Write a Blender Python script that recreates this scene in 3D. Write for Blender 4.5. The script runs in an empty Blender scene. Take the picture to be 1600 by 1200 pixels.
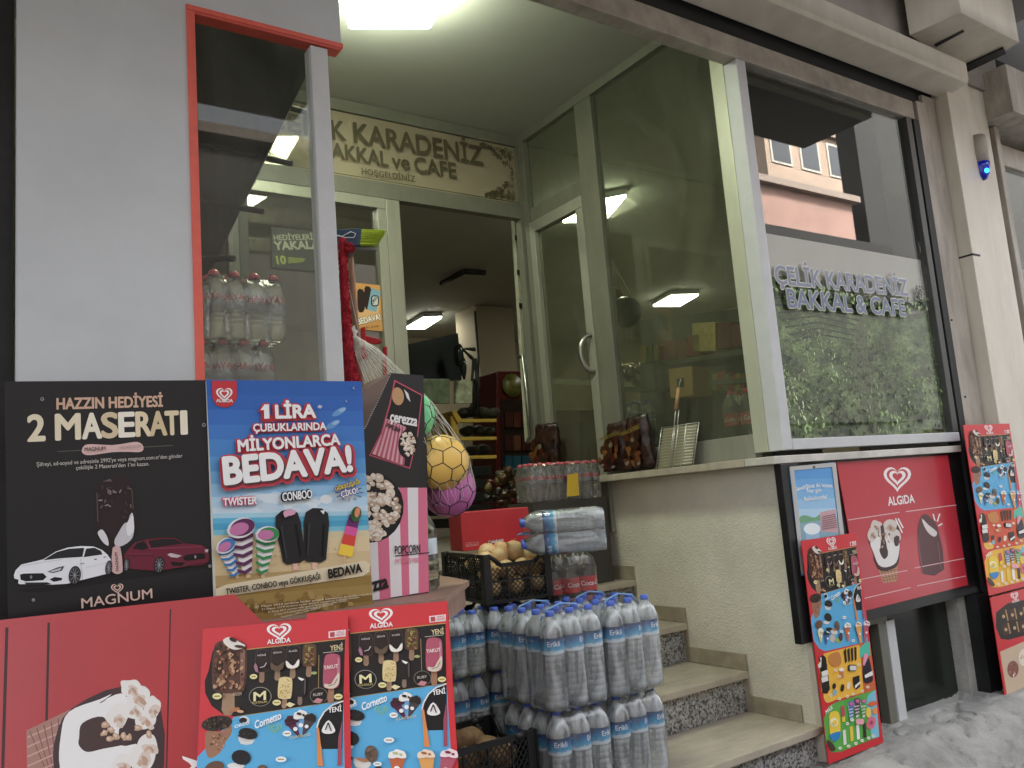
import bpy, bmesh, math, random
import numpy as np
from mathutils import Matrix, Vector
S = bpy.context.scene
COL = S.collection
random.seed(7)

# ------------------------------------------------------------------ camera, world, sun, exposure
YAW, PITCH, ROLL, FPX = math.radians(34.49443716), math.radians(7.76727191), math.radians(-4.51207283), 1293.62
CAM = Vector((-3.15, -2.447, 1.46))
_f = Vector((math.sin(YAW)*math.cos(PITCH), math.cos(YAW)*math.cos(PITCH), math.sin(PITCH)))
_r = Vector((math.cos(YAW), -math.sin(YAW), 0)); _u = _r.cross(_f)
AR = math.cos(ROLL)*_r + math.sin(ROLL)*_u
AU = -math.sin(ROLL)*_r + math.cos(ROLL)*_u
AF = _f
cam = bpy.data.cameras.new('camera'); cam.sensor_width = 36; cam.lens = 36*FPX/1600
cam.clip_start = 0.05; cam.clip_end = 500
camo = bpy.data.objects.new('camera', cam); COL.objects.link(camo)
camo.matrix_world = Matrix(((AR.x, AU.x, -AF.x, CAM.x), (AR.y, AU.y, -AF.y, CAM.y), (AR.z, AU.z, -AF.z, CAM.z), (0, 0, 0, 1)))
S.camera = camo

world = bpy.data.worlds.new('World'); S.world = world; world.use_nodes = True
wn = world.node_tree
sky = wn.nodes.new('ShaderNodeTexSky'); sky.sky_type = 'NISHITA'; sky.sun_disc = False
SUN_EL, SUN_AZ = math.radians(52), math.radians(25)     # azimuth clockwise from +Y
sky.sun_elevation = SUN_EL; sky.sun_rotation = SUN_AZ; sky.air_density = 1.2; sky.dust_density = 4
hs = wn.nodes.new('ShaderNodeHueSaturation'); hs.inputs['Saturation'].default_value = 0.2
wn.links.new(sky.outputs[0], hs.inputs['Color'])
bg = wn.nodes['Background']; bg.inputs[1].default_value = 0.15
wn.links.new(hs.outputs[0], bg.inputs[0])
sl = bpy.data.lights.new('sun', 'SUN'); sl.energy = 4.0; sl.angle = math.radians(12); sl.color = (1, .97, .93)
so = bpy.data.objects.new('sun', sl); COL.objects.link(so)
sd = Vector((math.sin(SUN_AZ)*math.cos(SUN_EL), math.cos(SUN_AZ)*math.cos(SUN_EL), math.sin(SUN_EL)))
so.rotation_euler = sd.to_track_quat('Z', 'Y').to_euler(); so.location = (-3, -6, 9)
S.view_settings.view_transform = 'Standard'; S.view_settings.look = 'None'
S.view_settings.gamma = 1; S.view_settings.use_curve_mapping = False
S.view_settings.exposure = 2.95
S.render.engine = 'CYCLES'
S.cycles.use_denoising = True
try: S.cycles.denoiser = 'OPENIMAGEDENOISE'
except Exception: pass
S.cycles.max_bounces = 24; S.cycles.transparent_max_bounces = 40; S.cycles.transmission_bounces = 20
S.cycles.glossy_bounces = 5; S.cycles.diffuse_bounces = 4; S.cycles.caustics_refractive = False; S.cycles.caustics_reflective = False
S.cycles.sample_clamp_indirect = 4

# ------------------------------------------------------------------ a pixel of the photograph to a point on a plane of the place
def ray(x, y): return (x-800)/FPX*AR - (y-600)/FPX*AU + AF
def onX(x, y, X): d = ray(x, y); return CAM + d*((X-CAM.x)/d.x)
def onY(x, y, Y): d = ray(x, y); return CAM + d*((Y-CAM.y)/d.y)
def onZ(x, y, Z): d = ray(x, y); return CAM + d*((Z-CAM.z)/d.z)
def atD(x, y, D): return CAM + ray(x, y)*D
def onP(x, y, p, n): d = ray(x, y); return CAM + d*((Vector(p)-CAM).dot(n)/d.dot(n))
def mirY(x, y, Y):                         # the point at depth Y that the shop glass (plane Y=0) mirrors at this pixel
    d = ray(x, y); h = CAM + d*((0-CAM.y)/d.y); e = Vector((d.x, -d.y, d.z)); return h + e*(Y/e.y)

# ------------------------------------------------------------------ materials
def lin(c):
    c = c/255.0
    return c/12.92 if c <= 0.04045 else ((c+0.055)/1.055)**2.4
_mats = {}
def M(name, col, rough=.6, metal=0, var=0, vs=8, bump=0, bs=40, spec=.5, alpha=1, trans=0, ior=1.45, col2=None, stretch=None, coat=0):
    if name in _mats: return _mats[name]
    m = bpy.data.materials.new(name); m.use_nodes = True; _mats[name] = m
    nt = m.node_tree; b = nt.nodes['Principled BSDF']
    b.inputs['Base Color'].default_value = (*col, 1); b.inputs['Roughness'].default_value = rough
    b.inputs['Metallic'].default_value = metal; b.inputs['Specular IOR Level'].default_value = spec
    b.inputs['Transmission Weight'].default_value = trans; b.inputs['IOR'].default_value = ior
    b.inputs['Coat Weight'].default_value = coat
    if alpha < 1: b.inputs['Alpha'].default_value = alpha
    if var or bump or col2:
        tc = nt.nodes.new('ShaderNodeTexCoord'); mp = nt.nodes.new('ShaderNodeMapping')
        nt.links.new(tc.outputs['Object'], mp.inputs[0])
        if stretch: mp.inputs['Scale'].default_value = stretch
    if var or col2:
        n = nt.nodes.new('ShaderNodeTexNoise'); n.inputs['Scale'].default_value = vs; n.inputs['Detail'].default_value = 6; n.inputs['Roughness'].default_value = .65
        nt.links.new(mp.outputs[0], n.inputs['Vector'])
        r = nt.nodes.new('ShaderNodeValToRGB'); r.color_ramp.elements[0].position = .32; r.color_ramp.elements[1].position = .68
        c2 = col2 if col2 else tuple(min(.95, c*(1+var)) for c in col)
        c1 = col if col2 else tuple(c*(1-var) for c in col)
        r.color_ramp.elements[0].color = (*c1, 1); r.color_ramp.elements[1].color = (*c2, 1)
        nt.links.new(n.outputs['Fac'], r.inputs[0]); nt.links.new(r.outputs[0], b.inputs['Base Color'])
    if bump:
        n2 = nt.nodes.new('ShaderNodeTexNoise'); n2.inputs['Scale'].default_value = bs; n2.inputs['Detail'].default_value = 5
        nt.links.new(mp.outputs[0], n2.inputs['Vector'])
        bp = nt.nodes.new('ShaderNodeBump'); bp.inputs['Strength'].default_value = bump; bp.inputs['Distance'].default_value = .01
        nt.links.new(n2.outputs['Fac'], bp.inputs['Height']); nt.links.new(bp.outputs[0], b.inputs['Normal'])
    return m
def P(r, g, b, gain=.98):                                  # print and plastic: a little less than full saturation
    c = [lin(v)*gain for v in (r, g, b)]; y = .3*c[0]+.59*c[1]+.11*c[2]
    return tuple(min(.9, v*.96+y*.04) for v in c)
def ink(r, g, b, rough=.42, gain=.98):                       # printed ink
    return M('ink_%d_%d_%d' % (r, g, b), P(r, g, b, gain), rough, spec=.35)
def EM(name, col, s):
    if name in _mats: return _mats[name]
    m = bpy.data.materials.new(name); m.use_nodes = True; _mats[name] = m
    nt = m.node_tree; nt.nodes.remove(nt.nodes['Principled BSDF'])
    e = nt.nodes.new('ShaderNodeEmission'); e.inputs[0].default_value = (*col, 1); e.inputs[1].default_value = s
    nt.links.new(e.outputs[0], nt.nodes['Material Output'].inputs[0]); return m
def GLASS(name, tint=(.93, .95, .92), ior=1.5, dirt=0, dcol=(.5, .52, .42), ds=3, refl=1.0, rough=0.0, stretch=(1, 1, 1), bump=0):
    """thin sheet: lets light straight through, mirrors by Fresnel, and may carry a film of dust"""
    if name in _mats: return _mats[name]
    m = bpy.data.materials.new(name); m.use_nodes = True; _mats[name] = m
    nt = m.node_tree; nt.nodes.remove(nt.nodes['Principled BSDF']); L = nt.links.new; out = nt.nodes['Material Output']
    t = nt.nodes.new('ShaderNodeBsdfTransparent'); t.inputs[0].default_value = (*tint, 1)
    g = nt.nodes.new('ShaderNodeBsdfGlossy'); g.inputs['Roughness'].default_value = rough
    fr = nt.nodes.new('ShaderNodeFresnel'); fr.inputs[0].default_value = ior
    ge = nt.nodes.new('ShaderNodeNewGeometry'); io = nt.nodes.new('ShaderNodeMapRange')      # the sheet does not bend light: same mirror on both faces
    io.inputs[3].default_value = ior; io.inputs[4].default_value = 1/ior; L(ge.outputs['Backfacing'], io.inputs[0]); L(io.outputs[0], fr.inputs[0])
    mu = nt.nodes.new('ShaderNodeMath'); mu.operation = 'MULTIPLY'; mu.inputs[1].default_value = refl; mu.use_clamp = True
    L(fr.outputs[0], mu.inputs[0])
    mx = nt.nodes.new('ShaderNodeMixShader'); L(mu.outputs[0], mx.inputs[0]); L(t.outputs[0], mx.inputs[1]); L(g.outputs[0], mx.inputs[2])
    last = mx.outputs[0]
    if dirt or bump:
        tc = nt.nodes.new('ShaderNodeTexCoord'); mp = nt.nodes.new('ShaderNodeMapping'); mp.inputs['Scale'].default_value = stretch
        L(tc.outputs['Object'], mp.inputs[0])
        n = nt.nodes.new('ShaderNodeTexNoise'); n.inputs['Scale'].default_value = ds; n.inputs['Detail'].default_value = 7; n.inputs['Distortion'].default_value = 1.4
        L(mp.outputs[0], n.inputs['Vector'])
    if dirt:
        d = nt.nodes.new('ShaderNodeBsdfDiffuse'); d.inputs[0].default_value = (*dcol, 1)
        r = nt.nodes.new('ShaderNodeMapRange'); r.inputs[1].default_value = .35; r.inputs[2].default_value = .75; r.inputs[3].default_value = dirt*.45; r.inputs[4].default_value = dirt*1.5
        L(n.outputs['Fac'], r.inputs[0])
        m2 = nt.nodes.new('ShaderNodeMixShader'); L(r.outputs[0], m2.inputs[0]); L(last, m2.inputs[1]); L(d.outputs[0], m2.inputs[2]); last = m2.outputs[0]
    if bump:
        bp = nt.nodes.new('ShaderNodeBump'); bp.inputs['Strength'].default_value = bump; bp.inputs['Distance'].default_value = .02
        L(n.outputs['Fac'], bp.inputs['Height']); L(bp.outputs[0], g.inputs['Normal']); L(bp.outputs[0], fr.inputs['Normal'])
    L(last, out.inputs[0]); return m

# ------------------------------------------------------------------ objects
WL = {}
def props(o, label=None, cat=None, group=None, kind=None):
    if label: o['label'] = label
    if cat: o['category'] = cat
    if group: o['group'] = group
    if kind: o['kind'] = kind
    return o
def thing(name, label, cat, loc=(0, 0, 0), group=None):
    o = bpy.data.objects.new(name, None); o.empty_display_size = .05; COL.objects.link(o)
    o.location = loc; WL[o.name] = Vector(loc)
    return props(o, label, cat, group)
def copy_tree(o, parent=None):
    c = o.copy(); COL.objects.link(c); c.parent = parent
    WL[c.name] = WL.get(o.name, Vector())
    for ch in o.children: copy_tree(ch, c)
    return c
class B:
    """a bmesh being filled; build() links it as one mesh object"""
    def __init__(s): s.bm = bmesh.new(); s.mats = []; s.T = Matrix.Identity(4)
    def mi(s, m):
        if m not in s.mats: s.mats.append(m)
        return s.mats.index(m)
    def face(s, pts, m, smooth=False):
        vs = [s.bm.verts.new(s.T @ Vector(p)) for p in pts]
        f = s.bm.faces.new(vs); f.material_index = s.mi(m); f.smooth = smooth; return f
    def box(s, a, b, m, bev=0):
        x0, y0, z0 = a; x1, y1, z1 = b
        return s.hexa([(x0, y0, z0), (x1, y0, z0), (x1, y1, z0), (x0, y1, z0)], [(x0, y0, z1), (x1, y0, z1), (x1, y1, z1), (x0, y1, z1)], m, bev)
    def hexa(s, lo, hi, m, bev=0):
        v = [s.bm.verts.new(s.T @ Vector(p)) for p in list(lo)+list(hi)]; n = len(lo); fs = []
        fs.append(s.bm.faces.new(v[:n][::-1])); fs.append(s.bm.faces.new(v[n:]))
        for i in range(n): fs.append(s.bm.faces.new((v[i], v[(i+1) % n], v[n+(i+1) % n], v[n+i])))
        k = s.mi(m)
        for f in fs: f.material_index = k
        if bev:
            es = list({e for f in fs for e in f.edges})
            r = bmesh.ops.bevel(s.bm, geom=es, offset=bev, segments=2, affect='EDGES', profile=.6)
            for f in r['faces']: f.material_index = k
        return s
    def extr(s, pts, vec, m, bev=0):
        vec = Vector(vec); return s.hexa([Vector(p) for p in pts], [Vector(p)+vec for p in pts], m, bev)
    def lathe(s, prof, m, seg=20, T=None, mf=None, smooth=True):
        """profile of (radius, z) up the local z axis"""
        T = s.T @ (T or Matrix.Identity(4)); rings = []
        for r, z in prof:
            if r < 1e-6: rings.append([s.bm.verts.new(T @ Vector((0, 0, z)))])
            else: rings.append([s.bm.verts.new(T @ Vector((r*math.cos(2*math.pi*i/seg), r*math.sin(2*math.pi*i/seg), z))) for i in range(seg)])
        k = s.mi(m)
        for j in range(len(rings)-1):
            a, b = rings[j], rings[j+1]
            for i in range(seg):
                i2 = (i+1) % seg
                if len(a) == 1 and len(b) == 1: continue
                if len(a) == 1: q = (a[0], b[i2], b[i])
                elif len(b) == 1: q = (a[i], a[i2], b[0])
                else: q = (a[i], a[i2], b[i2], b[i])
                f = s.bm.faces.new(q); f.smooth = smooth; f.material_index = k
        return s
    def tube(s, pts, r, m, seg=8, cap=True):
        pts = [Vector(p) for p in pts]; rs = r if isinstance(r, (list, tuple)) else [r]*len(pts); rings = []; k = s.mi(m)
        ref = None
        for i, p in enumerate(pts):
            t = (pts[min(i+1, len(pts)-1)]-pts[max(i-1, 0)]).normalized()
            if ref is None: ref = t.orthogonal().normalized()
            ref = (ref - t*ref.dot(t)); ref = ref.normalized() if ref.length > 1e-6 else t.orthogonal().normalized()
            bi = t.cross(ref)
            rings.append([s.bm.verts.new(s.T @ (p+(ref*math.cos(2*math.pi*a/seg)+bi*math.sin(2*math.pi*a/seg))*rs[i])) for a in range(seg)])
        for a, b in zip(rings, rings[1:]):
            for i in range(seg):
                f = s.bm.faces.new((a[i], a[(i+1) % seg], b[(i+1) % seg], b[i])); f.smooth = True; f.material_index = k
        if cap:
            f = s.bm.faces.new(rings[0][::-1]); f.material_index = k; f = s.bm.faces.new(rings[-1]); f.material_index = k
        return s
    def ell(s, c, rad, m, seg=16, rings=10, noise=0, sd=0):
        rr = random.Random(sd); k = s.mi(m); c = Vector(c); R = []
        ph = [rr.uniform(0, 6.3) for _ in range(6)]
        for j in range(rings+1):
            th = math.pi*j/rings; row = []
            for i in range(seg if 0 < j < rings else 1):
                a = 2*math.pi*i/seg
                d = Vector((math.sin(th)*math.cos(a), math.sin(th)*math.sin(a), math.cos(th)))
                q = 1+noise*(math.sin(3*d.x+ph[0])+math.sin(4*d.y+ph[1])+math.sin(3.5*d.z+ph[2])+.6*math.sin(8*d.x+ph[3])*math.sin(7*d.z+ph[4]))/2
                row.append(s.bm.verts.new(s.T @ (c+Vector((d.x*rad[0], d.y*rad[1], d.z*rad[2]))*q)))
            R.append(row)
        for a, b in zip(R, R[1:]):
            for i in range(seg):
                i2 = (i+1) % seg
                if len(a) == 1: q = (a[0], b[i], b[i2])
                elif len(b) == 1: q = (a[i], b[0], a[i2])
                else: q = (a[i], b[i], b[i2], a[i2])
                f = s.bm.faces.new(q); f.smooth = True; f.material_index = k
        return s
    def build(s, name, parent=None, label=None, local=False, **kw):
        me = bpy.data.meshes.new(name)
        if parent is not None and not local:
            s.bm.transform(Matrix.Translation(-WL[parent.name]))
        if kw.pop('recalc', True): bmesh.ops.recalc_face_normals(s.bm, faces=s.bm.faces)
        if parent is None and not local:                       # put the origin at the base of the thing
            xs = [v.co for v in s.bm.verts]
            o0 = Vector((sum(v.x for v in xs)/len(xs), sum(v.y for v in xs)/len(xs), min(v.z for v in xs)))
            s.bm.transform(Matrix.Translation(-o0))
        else: o0 = Vector()
        s.bm.to_mesh(me); s.bm.free()
        for m in s.mats: me.materials.append(m)
        o = bpy.data.objects.new(name, me); COL.objects.link(o); o.location = o0
        if parent is not None: o.parent = parent; WL[o.name] = WL[parent.name]
        else: WL[o.name] = o0
        return props(o, label, **kw)
def wall(name, pts, vec, m, label, cat, bev=0, **kw):
    return B().extr(pts, vec, m, bev).build(name, label=label, cat=cat, **kw)
def rect(x0, x1, y0, y1, z0): return [(x0, y0, z0), (x1, y0, z0), (x1, y1, z0), (x0, y1, z0)]
# ------------------------------------------------------------------ materials of the building
m_ground = M('asphalt', (.09, .09, .088), .9, var=.3, vs=12, bump=.5, bs=90)
m_conc = M('rough_concrete', (.31, .305, .285), .95, var=.30, vs=4.5, bump=.6, bs=90)
m_wallgrey = M('grey_painted_panel', (.56, .585, .61), .5, var=.075, vs=1.7, bump=.10, bs=9)
m_orange = M('orange_strip', P(226, 100, 84, 1.0), .5, var=.06, vs=30)
m_white = M('white_aluminium', (.55, .56, .57), .4, var=.05, vs=10)
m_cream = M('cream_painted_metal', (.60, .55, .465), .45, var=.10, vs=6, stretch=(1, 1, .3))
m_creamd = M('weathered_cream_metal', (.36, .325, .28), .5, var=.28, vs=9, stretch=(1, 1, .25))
m_beam = M('soiled_shutter_bar', (.36, .325, .275), .5, var=.3, vs=6)
m_alu = M('dull_green_grey_frame', (.158, .158, .125), .4, var=.1, vs=12, stretch=(1, 1, .3))
m_alul = M('satin_aluminium', (.33, .328, .275), .35, .3, var=.08, vs=14, stretch=(1, 1, .2))
m_dark = M('black_rubber_gap', (.012, .012, .012), .6)
m_black = M('black_cladding', (.012, .013, .014), .35, var=.5, vs=5)
m_ceil = M('ceiling_paint', (.42, .43, .38), .8, var=.05, vs=2)
m_plast = M('pitted_plaster', (.70, .665, .56), .95, var=.13, vs=2.4, bump=.6, bs=95)
m_marble = M('beige_marble', (.44, .39, .31), .35, var=.16, vs=7, stretch=(1, 3, 1))
m_marbled = M('worn_marble_skirting', (.33, .285, .21), .5, var=.22, vs=9)
m_inwall = M('interior_cream_wall', (.38, .33, .24), .8, var=.05, vs=2)
m_infloor = M('interior_floor_tile', (.16, .13, .10), .4)
m_steel = M('brushed_steel', (.36, .36, .33), .28, 1)
m_glassF = GLASS('shop_glass', (.96, .965, .95), refl=2.2, dirt=.008, dcol=(.4, .4, .38), ds=2.5)
m_glassL = GLASS('display_glass', (.94, .95, .93), refl=.55, dirt=.06, dcol=(.4, .42, .38), ds=2.2)
m_glassS = GLASS('dusty_side_glass', (.88, .91, .83), refl=1.0, dirt=.16, dcol=(.23, .235, .175), ds=2.2, stretch=(1, 1, .55))
def granite():
    m = M('speckled_granite', (.4, .4, .4), .4); nt = m.node_tree; b = nt.nodes['Principled BSDF']
    tc = nt.nodes.new('ShaderNodeTexCoord'); v = nt.nodes.new('ShaderNodeTexVoronoi'); v.inputs['Scale'].default_value = 115
    nt.links.new(tc.outputs['Object'], v.inputs['Vector'])
    sp = nt.nodes.new('ShaderNodeSeparateColor'); nt.links.new(v.outputs['Color'], sp.inputs[0])
    r = nt.nodes.new('ShaderNodeValToRGB'); r.color_ramp.interpolation = 'CONSTANT'; e = r.color_ramp.elements
    e[0].color = (.075, .075, .078, 1); e[1].position = .24; e[1].color = (.20, .20, .20, 1)
    for p, c in ((.42, .32), (.66, .42), (.86, .25)): q = e.new(p); q.color = (c, c, c*.97, 1)
    nt.links.new(sp.outputs[0], r.inputs[0]); nt.links.new(r.outputs[0], b.inputs['Base Color']); return m
m_gran = granite()

# ------------------------------------------------------------------ ground
B().extr(rect(-60, 60, -40, 30, -.02), (0, 0, .02), m_ground).build('ground', kind='structure', label='dark asphalt street in front of the shop', cat='ground')
def rubble():
    from mathutils import noise
    b = B(); k = b.mi(m_conc); nx, ny = 190, 64; V = []
    for j in range(ny+1):
        row = []
        for i in range(nx+1):
            x = -.10+2.9*i/nx; t = j/ny; y = -.62+.86*t
            e = noise.noise(Vector((x*2.2, y*2.2, 1)))*.11                        # broken edge wanders along the wall
            z = .235*min(1, max(0, (t-.10+e)/.42))**.7 + .05*(x-.6)*.3
            f = noise.noise(Vector((x*5, y*7, 4))); g = noise.noise(Vector((x*16, y*22, 9))); q = noise.noise(Vector((x*45, y*50, 2)))
            z += .009*f + .003*g + .0012*q + (.012*max(0, g)*max(0, 1-abs((t-.10+e)/.42-.45)*3))
            crack = abs(noise.noise(Vector((x*3.1+.3*g, y*4.2+.3*f, 12))))
            if crack < .035: z -= .018*(1-crack/.035)
            ledge = (t-.10+e)/.42
            if .30 < ledge < .42: z -= .030
            if j == 0: z = -.03
            row.append(b.bm.verts.new((x, y+.012*g, z)))
        V.append(row)
    for j in range(ny):
        for i in range(nx):
            f = b.bm.faces.new((V[j][i], V[j][i+1], V[j+1][i+1], V[j+1][i])); f.material_index = k; f.smooth = True
    b.build('pavement', kind='structure', label='broken rough concrete footing along the base of the shop front', cat='pavement')
rubble()

# ------------------------------------------------------------------ left pier and its orange trim
ZT = 4.05
b = B(); P0 = [(-3.011, 0, .0), (-2.556, 0, .0), (-2.556, 0, 3.018), (-2.062, 0, 3.018), (-2.062, 0, ZT), (-3.011, 0, ZT)]
b.extr(P0, (0, .045, 0), m_wallgrey).build('wall_panel', label='light grey painted wall panel left of the orange trimmed window', cat='wall')
wall('shutter_panel', rect(-5.2, -3.014, .09, .16, 0), (0, 0, ZT), M('dark_shutter', (.02, .02, .021), .6, var=.4, vs=9), 'near black shutter left of the grey wall panel', 'shutter')
t = thing('window_trim', 'thin orange strip framing the top and left of the bottle display window', 'trim', (-2.55, 0, .3))
B().extr([(-2.567, -.006, .3), (-2.543, -.006, .3), (-2.543, -.006, 3.012), (-2.567, -.006, 3.012)], (0, .02, 0), m_orange).build('side_strip', t)
B().extr([(-2.567, -.006, 3.0135), (-2.058, -.006, 3.0135), (-2.058, -.006, 3.030), (-2.567, -.006, 3.030)], (0, .02, 0), m_orange).build('top_strip', t)
B().extr([(-2.542, -.004, 3.004), (-2.066, -.004, 3.004), (-2.066, -.004, 3.013), (-2.542, -.004, 3.013)], (0, .05, 0), M('orange_strip_shaded', P(200, 84, 70, 1.0), .5)).build('soffit_strip', t)  # shade of the underside is put into this darker orange

# display window: front pane, white corner post, splayed side pane going back to the door wall
XL0, XL1, YB = -2.112, -1.90, 1.845
t = thing('display_window', 'glass display window with a white corner post beside the grey panel', 'window', (-2.3, .05, .5))
B().extr([(-2.172, .0, .45), (-2.112, .0, .45), (-2.112, .06, .45), (-2.172, .06, .45)], (0, 0, 2.55), m_white, .004).build('corner_post', t)
B().extr([(-2.56, .02, .45), (-2.173, .02, .45), (-2.173, .026, .45), (-2.56, .026, .45)], (0, 0, 2.54), m_glassL).build('front_pane', t)
def sp(y): return XL0-.02+(XL1-XL0)*(y-.06)/(YB-.06)
b = B(); b.hexa([(sp(.075)-.003, .075, .45), (sp(.075)+.003, .075, .45), (sp(1.80)+.003, 1.80, .45), (sp(1.80)-.003, 1.80, .45)],
                [(sp(.075)-.003, .075, 3.84), (sp(.075)+.003, .075, 3.84), (sp(1.80)+.003, 1.80, 3.84), (sp(1.80)-.003, 1.80, 3.84)], m_glassL); b.build('side_pane', t)
B().extr([(XL1-.055, 1.802, .45), (XL1+.0, 1.802, .45), (XL1+.0, 1.86, .45), (XL1-.055, 1.86, .45)], (0, 0, 3.39), M('dark_frame', (.10, .10, .085), .4)).build('rear_post', t)
B().box((-2.55, .07, .98), (-2.16, .55, 1.0), m_white).build('display_shelf', label='white shelf board behind the display glass under the bottled water', cat='shelf')
# sloping dark slab added to give the dark diagonal in the display glass
m_diag = M('dark_slab_boards', (.04, .037, .032), .5, var=.25, vs=4, stretch=(1, 6, 1))
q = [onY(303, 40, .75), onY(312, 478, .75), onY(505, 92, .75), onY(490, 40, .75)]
b = B(); b.extr([onY(270, 520, .9), onY(304, 478, .9), onY(396, 285, .55), onY(498, 80, .35), onY(508, -60, .35), onY(270, -60, .9)], Vector((-.02, .03, .01)), m_diag)
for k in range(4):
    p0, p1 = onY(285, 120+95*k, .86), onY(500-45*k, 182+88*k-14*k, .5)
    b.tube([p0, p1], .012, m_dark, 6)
b.build('dark_diagonal_slab', label='dark sloping boarded soffit high behind the display glass', cat='ceiling')

# ------------------------------------------------------------------ vestibule: ceiling, back wall with transom and door, right glass wall
B().box((-2.6, .05, 3.85), (6, 1.9, 3.95), m_ceil).build('vestibule_ceiling', label='greenish white ceiling over the shop entrance', cat='ceiling')
t = thing('transom_frame', 'dull grey-green aluminium door frame at the back of the entrance', 'door frame', (-1, YB, 1.2))
def bar(x0, x1, z0, z1, y0=YB-.03, y1=YB+.03, m=m_alu, name='frame_bar', par=None, bev=.003):
    return B().box((x0, y0, z0), (x1, y1, z1), m, bev).build(name, par or t)
bar(-1.895, -.001, 3.775, 3.848, name='head_rail')
bar(-1.895, -.001, 3.272, 3.372, name='transom_rail')
bar(-.05, -.001, 1.18, 3.270, name='jamb'); bar(-.045, -.001, 3.374, 3.773, name='jamb')
bar(-1.025, -.935, 1.18, 3.270, name='jamb', m=m_alul)
bar(-1.895, -1.03, 3.205, 3.269, YB-.035, YB+.02, m_alul, 'sash_rail'); bar(-1.085, -1.03, 1.18, 3.203, YB-.035, YB+.02, m_alul, 'sash_stile')
bar(-1.895, -1.845, 1.18, 3.203, YB-.035, YB+.02, M('dark_sash', (.06, .06, .05), .5), 'sash_stile')
bar(-1.843, -1.087, 1.2, 3.203, YB, YB+.006, m_glassF, 'sash_pane', bev=0)
# right wall of the entrance: frame and panes in the plane X=0
t = thing('glass_side_wall', 'tall dusty glass side wall of the entrance with grey-green frame and door', 'window wall', (0, .9, 1.2))
def sbar(y0, y1, z0, z1, x0=-.025, x1=.025, m=m_alu, name='frame_bar', bev=.003):
    return B().box((x0, y0, z0), (x1, y1, z1), m, bev).build(name, t)
sbar(.14, 1.812, 3.79, 3.848, name='head_rail')
sbar(1.05, 1.205, 1.57, 3.788, name='mullion')
sbar(1.207, 1.735, 3.225, 3.315, name='transom_rail'); sbar(1.757, 1.813, 1.2, 3.788, name='rear_stile')
sbar(1.700, 1.755, 1.22, 3.223, -.03, .02, m_alul, 'door_stile'); sbar(1.207, 1.698, 3.15, 3.223, -.03, .02, m_alul, 'door_rail')
sbar(1.207, 1.698, 1.22, 1.33, -.03, .02, m_alul, 'door_rail'); sbar(1.207, 1.275, 1.331, 3.149, -.03, .02, m_alul, 'door_stile')
sbar(.14, 1.048, 1.546, 1.665, name='sill_rail', m=m_alul)
sbar(.14, 1.048, 1.666, 3.789, -.003, .003, m_glassS, 'big_pane', 0)
sbar(1.276, 1.699, 1.331, 3.149, -.003, .003, m_glassS, 'door_pane', 0)
sbar(1.207, 1.735, 3.316, 3.789, -.003, .003, m_glassS, 'transom_pane', 0)
b = B(); zc = 2.26
pts = [(-.03, 1.235, zc+.11)]+[(-.03-.075*math.sin(a), 1.235+.02*math.sin(a), zc+.11*math.cos(a)) for a in [math.pi*i/12 for i in range(1, 12)]]+[(-.03, 1.235, zc-.11)]
b.tube(pts, .014, m_steel, 10).build('bow_handle', t)
# bright corner post and front window frame
t = thing('front_window', 'shop front window in a silver frame with a printed tea-field film', 'window', (.7, 0, 1.55))
m_postg = M('corner_post_metal', (.50, .51, .40), .35, .2, var=.06, vs=10, stretch=(1, 1, .2))
B().box((-.03, .055, 1.575), (.03, .138, 3.788), m_postg, .004).build('corner_post', t)
B().box((-.032, -.03, 1.575), (.034, .053, 3.47), m_white, .006).build('front_post', t)
B().box((.036, -.03, 1.575), (1.49, .04, 1.625), m_white, .004).build('bottom_rail', t)
B().box((1.435, -.028, 1.627), (1.49, .04, 3.47), M('dark_window_stile', (.05, .05, .045), .4), .003).build('side_stile', t)
B().box((.036, 0, 1.626), (1.434, .006, 3.468), m_glassF).build('glass_pane', t)
B().box((-.13, -.045, 1.515), (1.46, .12, 1.55), M('white_marble_sill', (.55, .53, .48), .4, var=.2, vs=5), .004).build('window_sill', label='long white stone sill under the tea-field window', cat='sill')
B().box((.05, .16, 1.6), (1.42, .175, 3.5), M('dark_backing', (.02, .02, .017), .8)).build('added_backing', label='dark blind hanging inside the front window behind the film', cat='blind')  # unseen board added to darken the view through the upper window
# inside sill on the side wall
B().extr([(-.13, .122, 1.515), (.03, .122, 1.515), (.03, 1.30, 1.505), (-.13, 1.30, 1.505)], (0, 0, .035), m_marble, .003).build('stone_sill', label='beige stone sill under the dusty side glass of the entrance', cat='sill')
# ------------------------------------------------------------------ plaster wall with the stepped skirting, stairs
b = B(); b.extr([(0, .0, 0), (0, 0, 1.514), (0, 1.27, 1.504), (0, 1.27, .3)], (.12, 0, 0), m_plast); b.build('plaster_wall', label='rough cream plaster wall beside the stairs', cat='wall')
B().box((-.002, -.03, .2), (.03, .0, .745), m_cream).build('wall_corner_strip', label='pale corner strip between the stairs and the leaning menu poster', cat='wall')
TR = [(-.01, .372), (.362, .560), (.732, .752), (1.093, .955), (1.46, 1.14)]
st = thing('staircase', 'marble stairs with speckled granite risers leading up into the shop', 'stairs', (-1, .3, 0))
for i, (y, z) in enumerate(TR):
    y1 = TR[i+1][0] if i+1 < len(TR) else YB+.1
    xr = .05 if i == 0 else -.012
    B().box((-2.1, y-.02, z-.032), (xr, y1+.02, z), m_marble, .004).build('tread', st)
    zb = TR[i-1][1]+.002 if i else 0
    B().box((-2.1, y+.012, zb), (-.012, y+.05, z-.034), m_gran).build('riser', st)
b = B()
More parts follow.
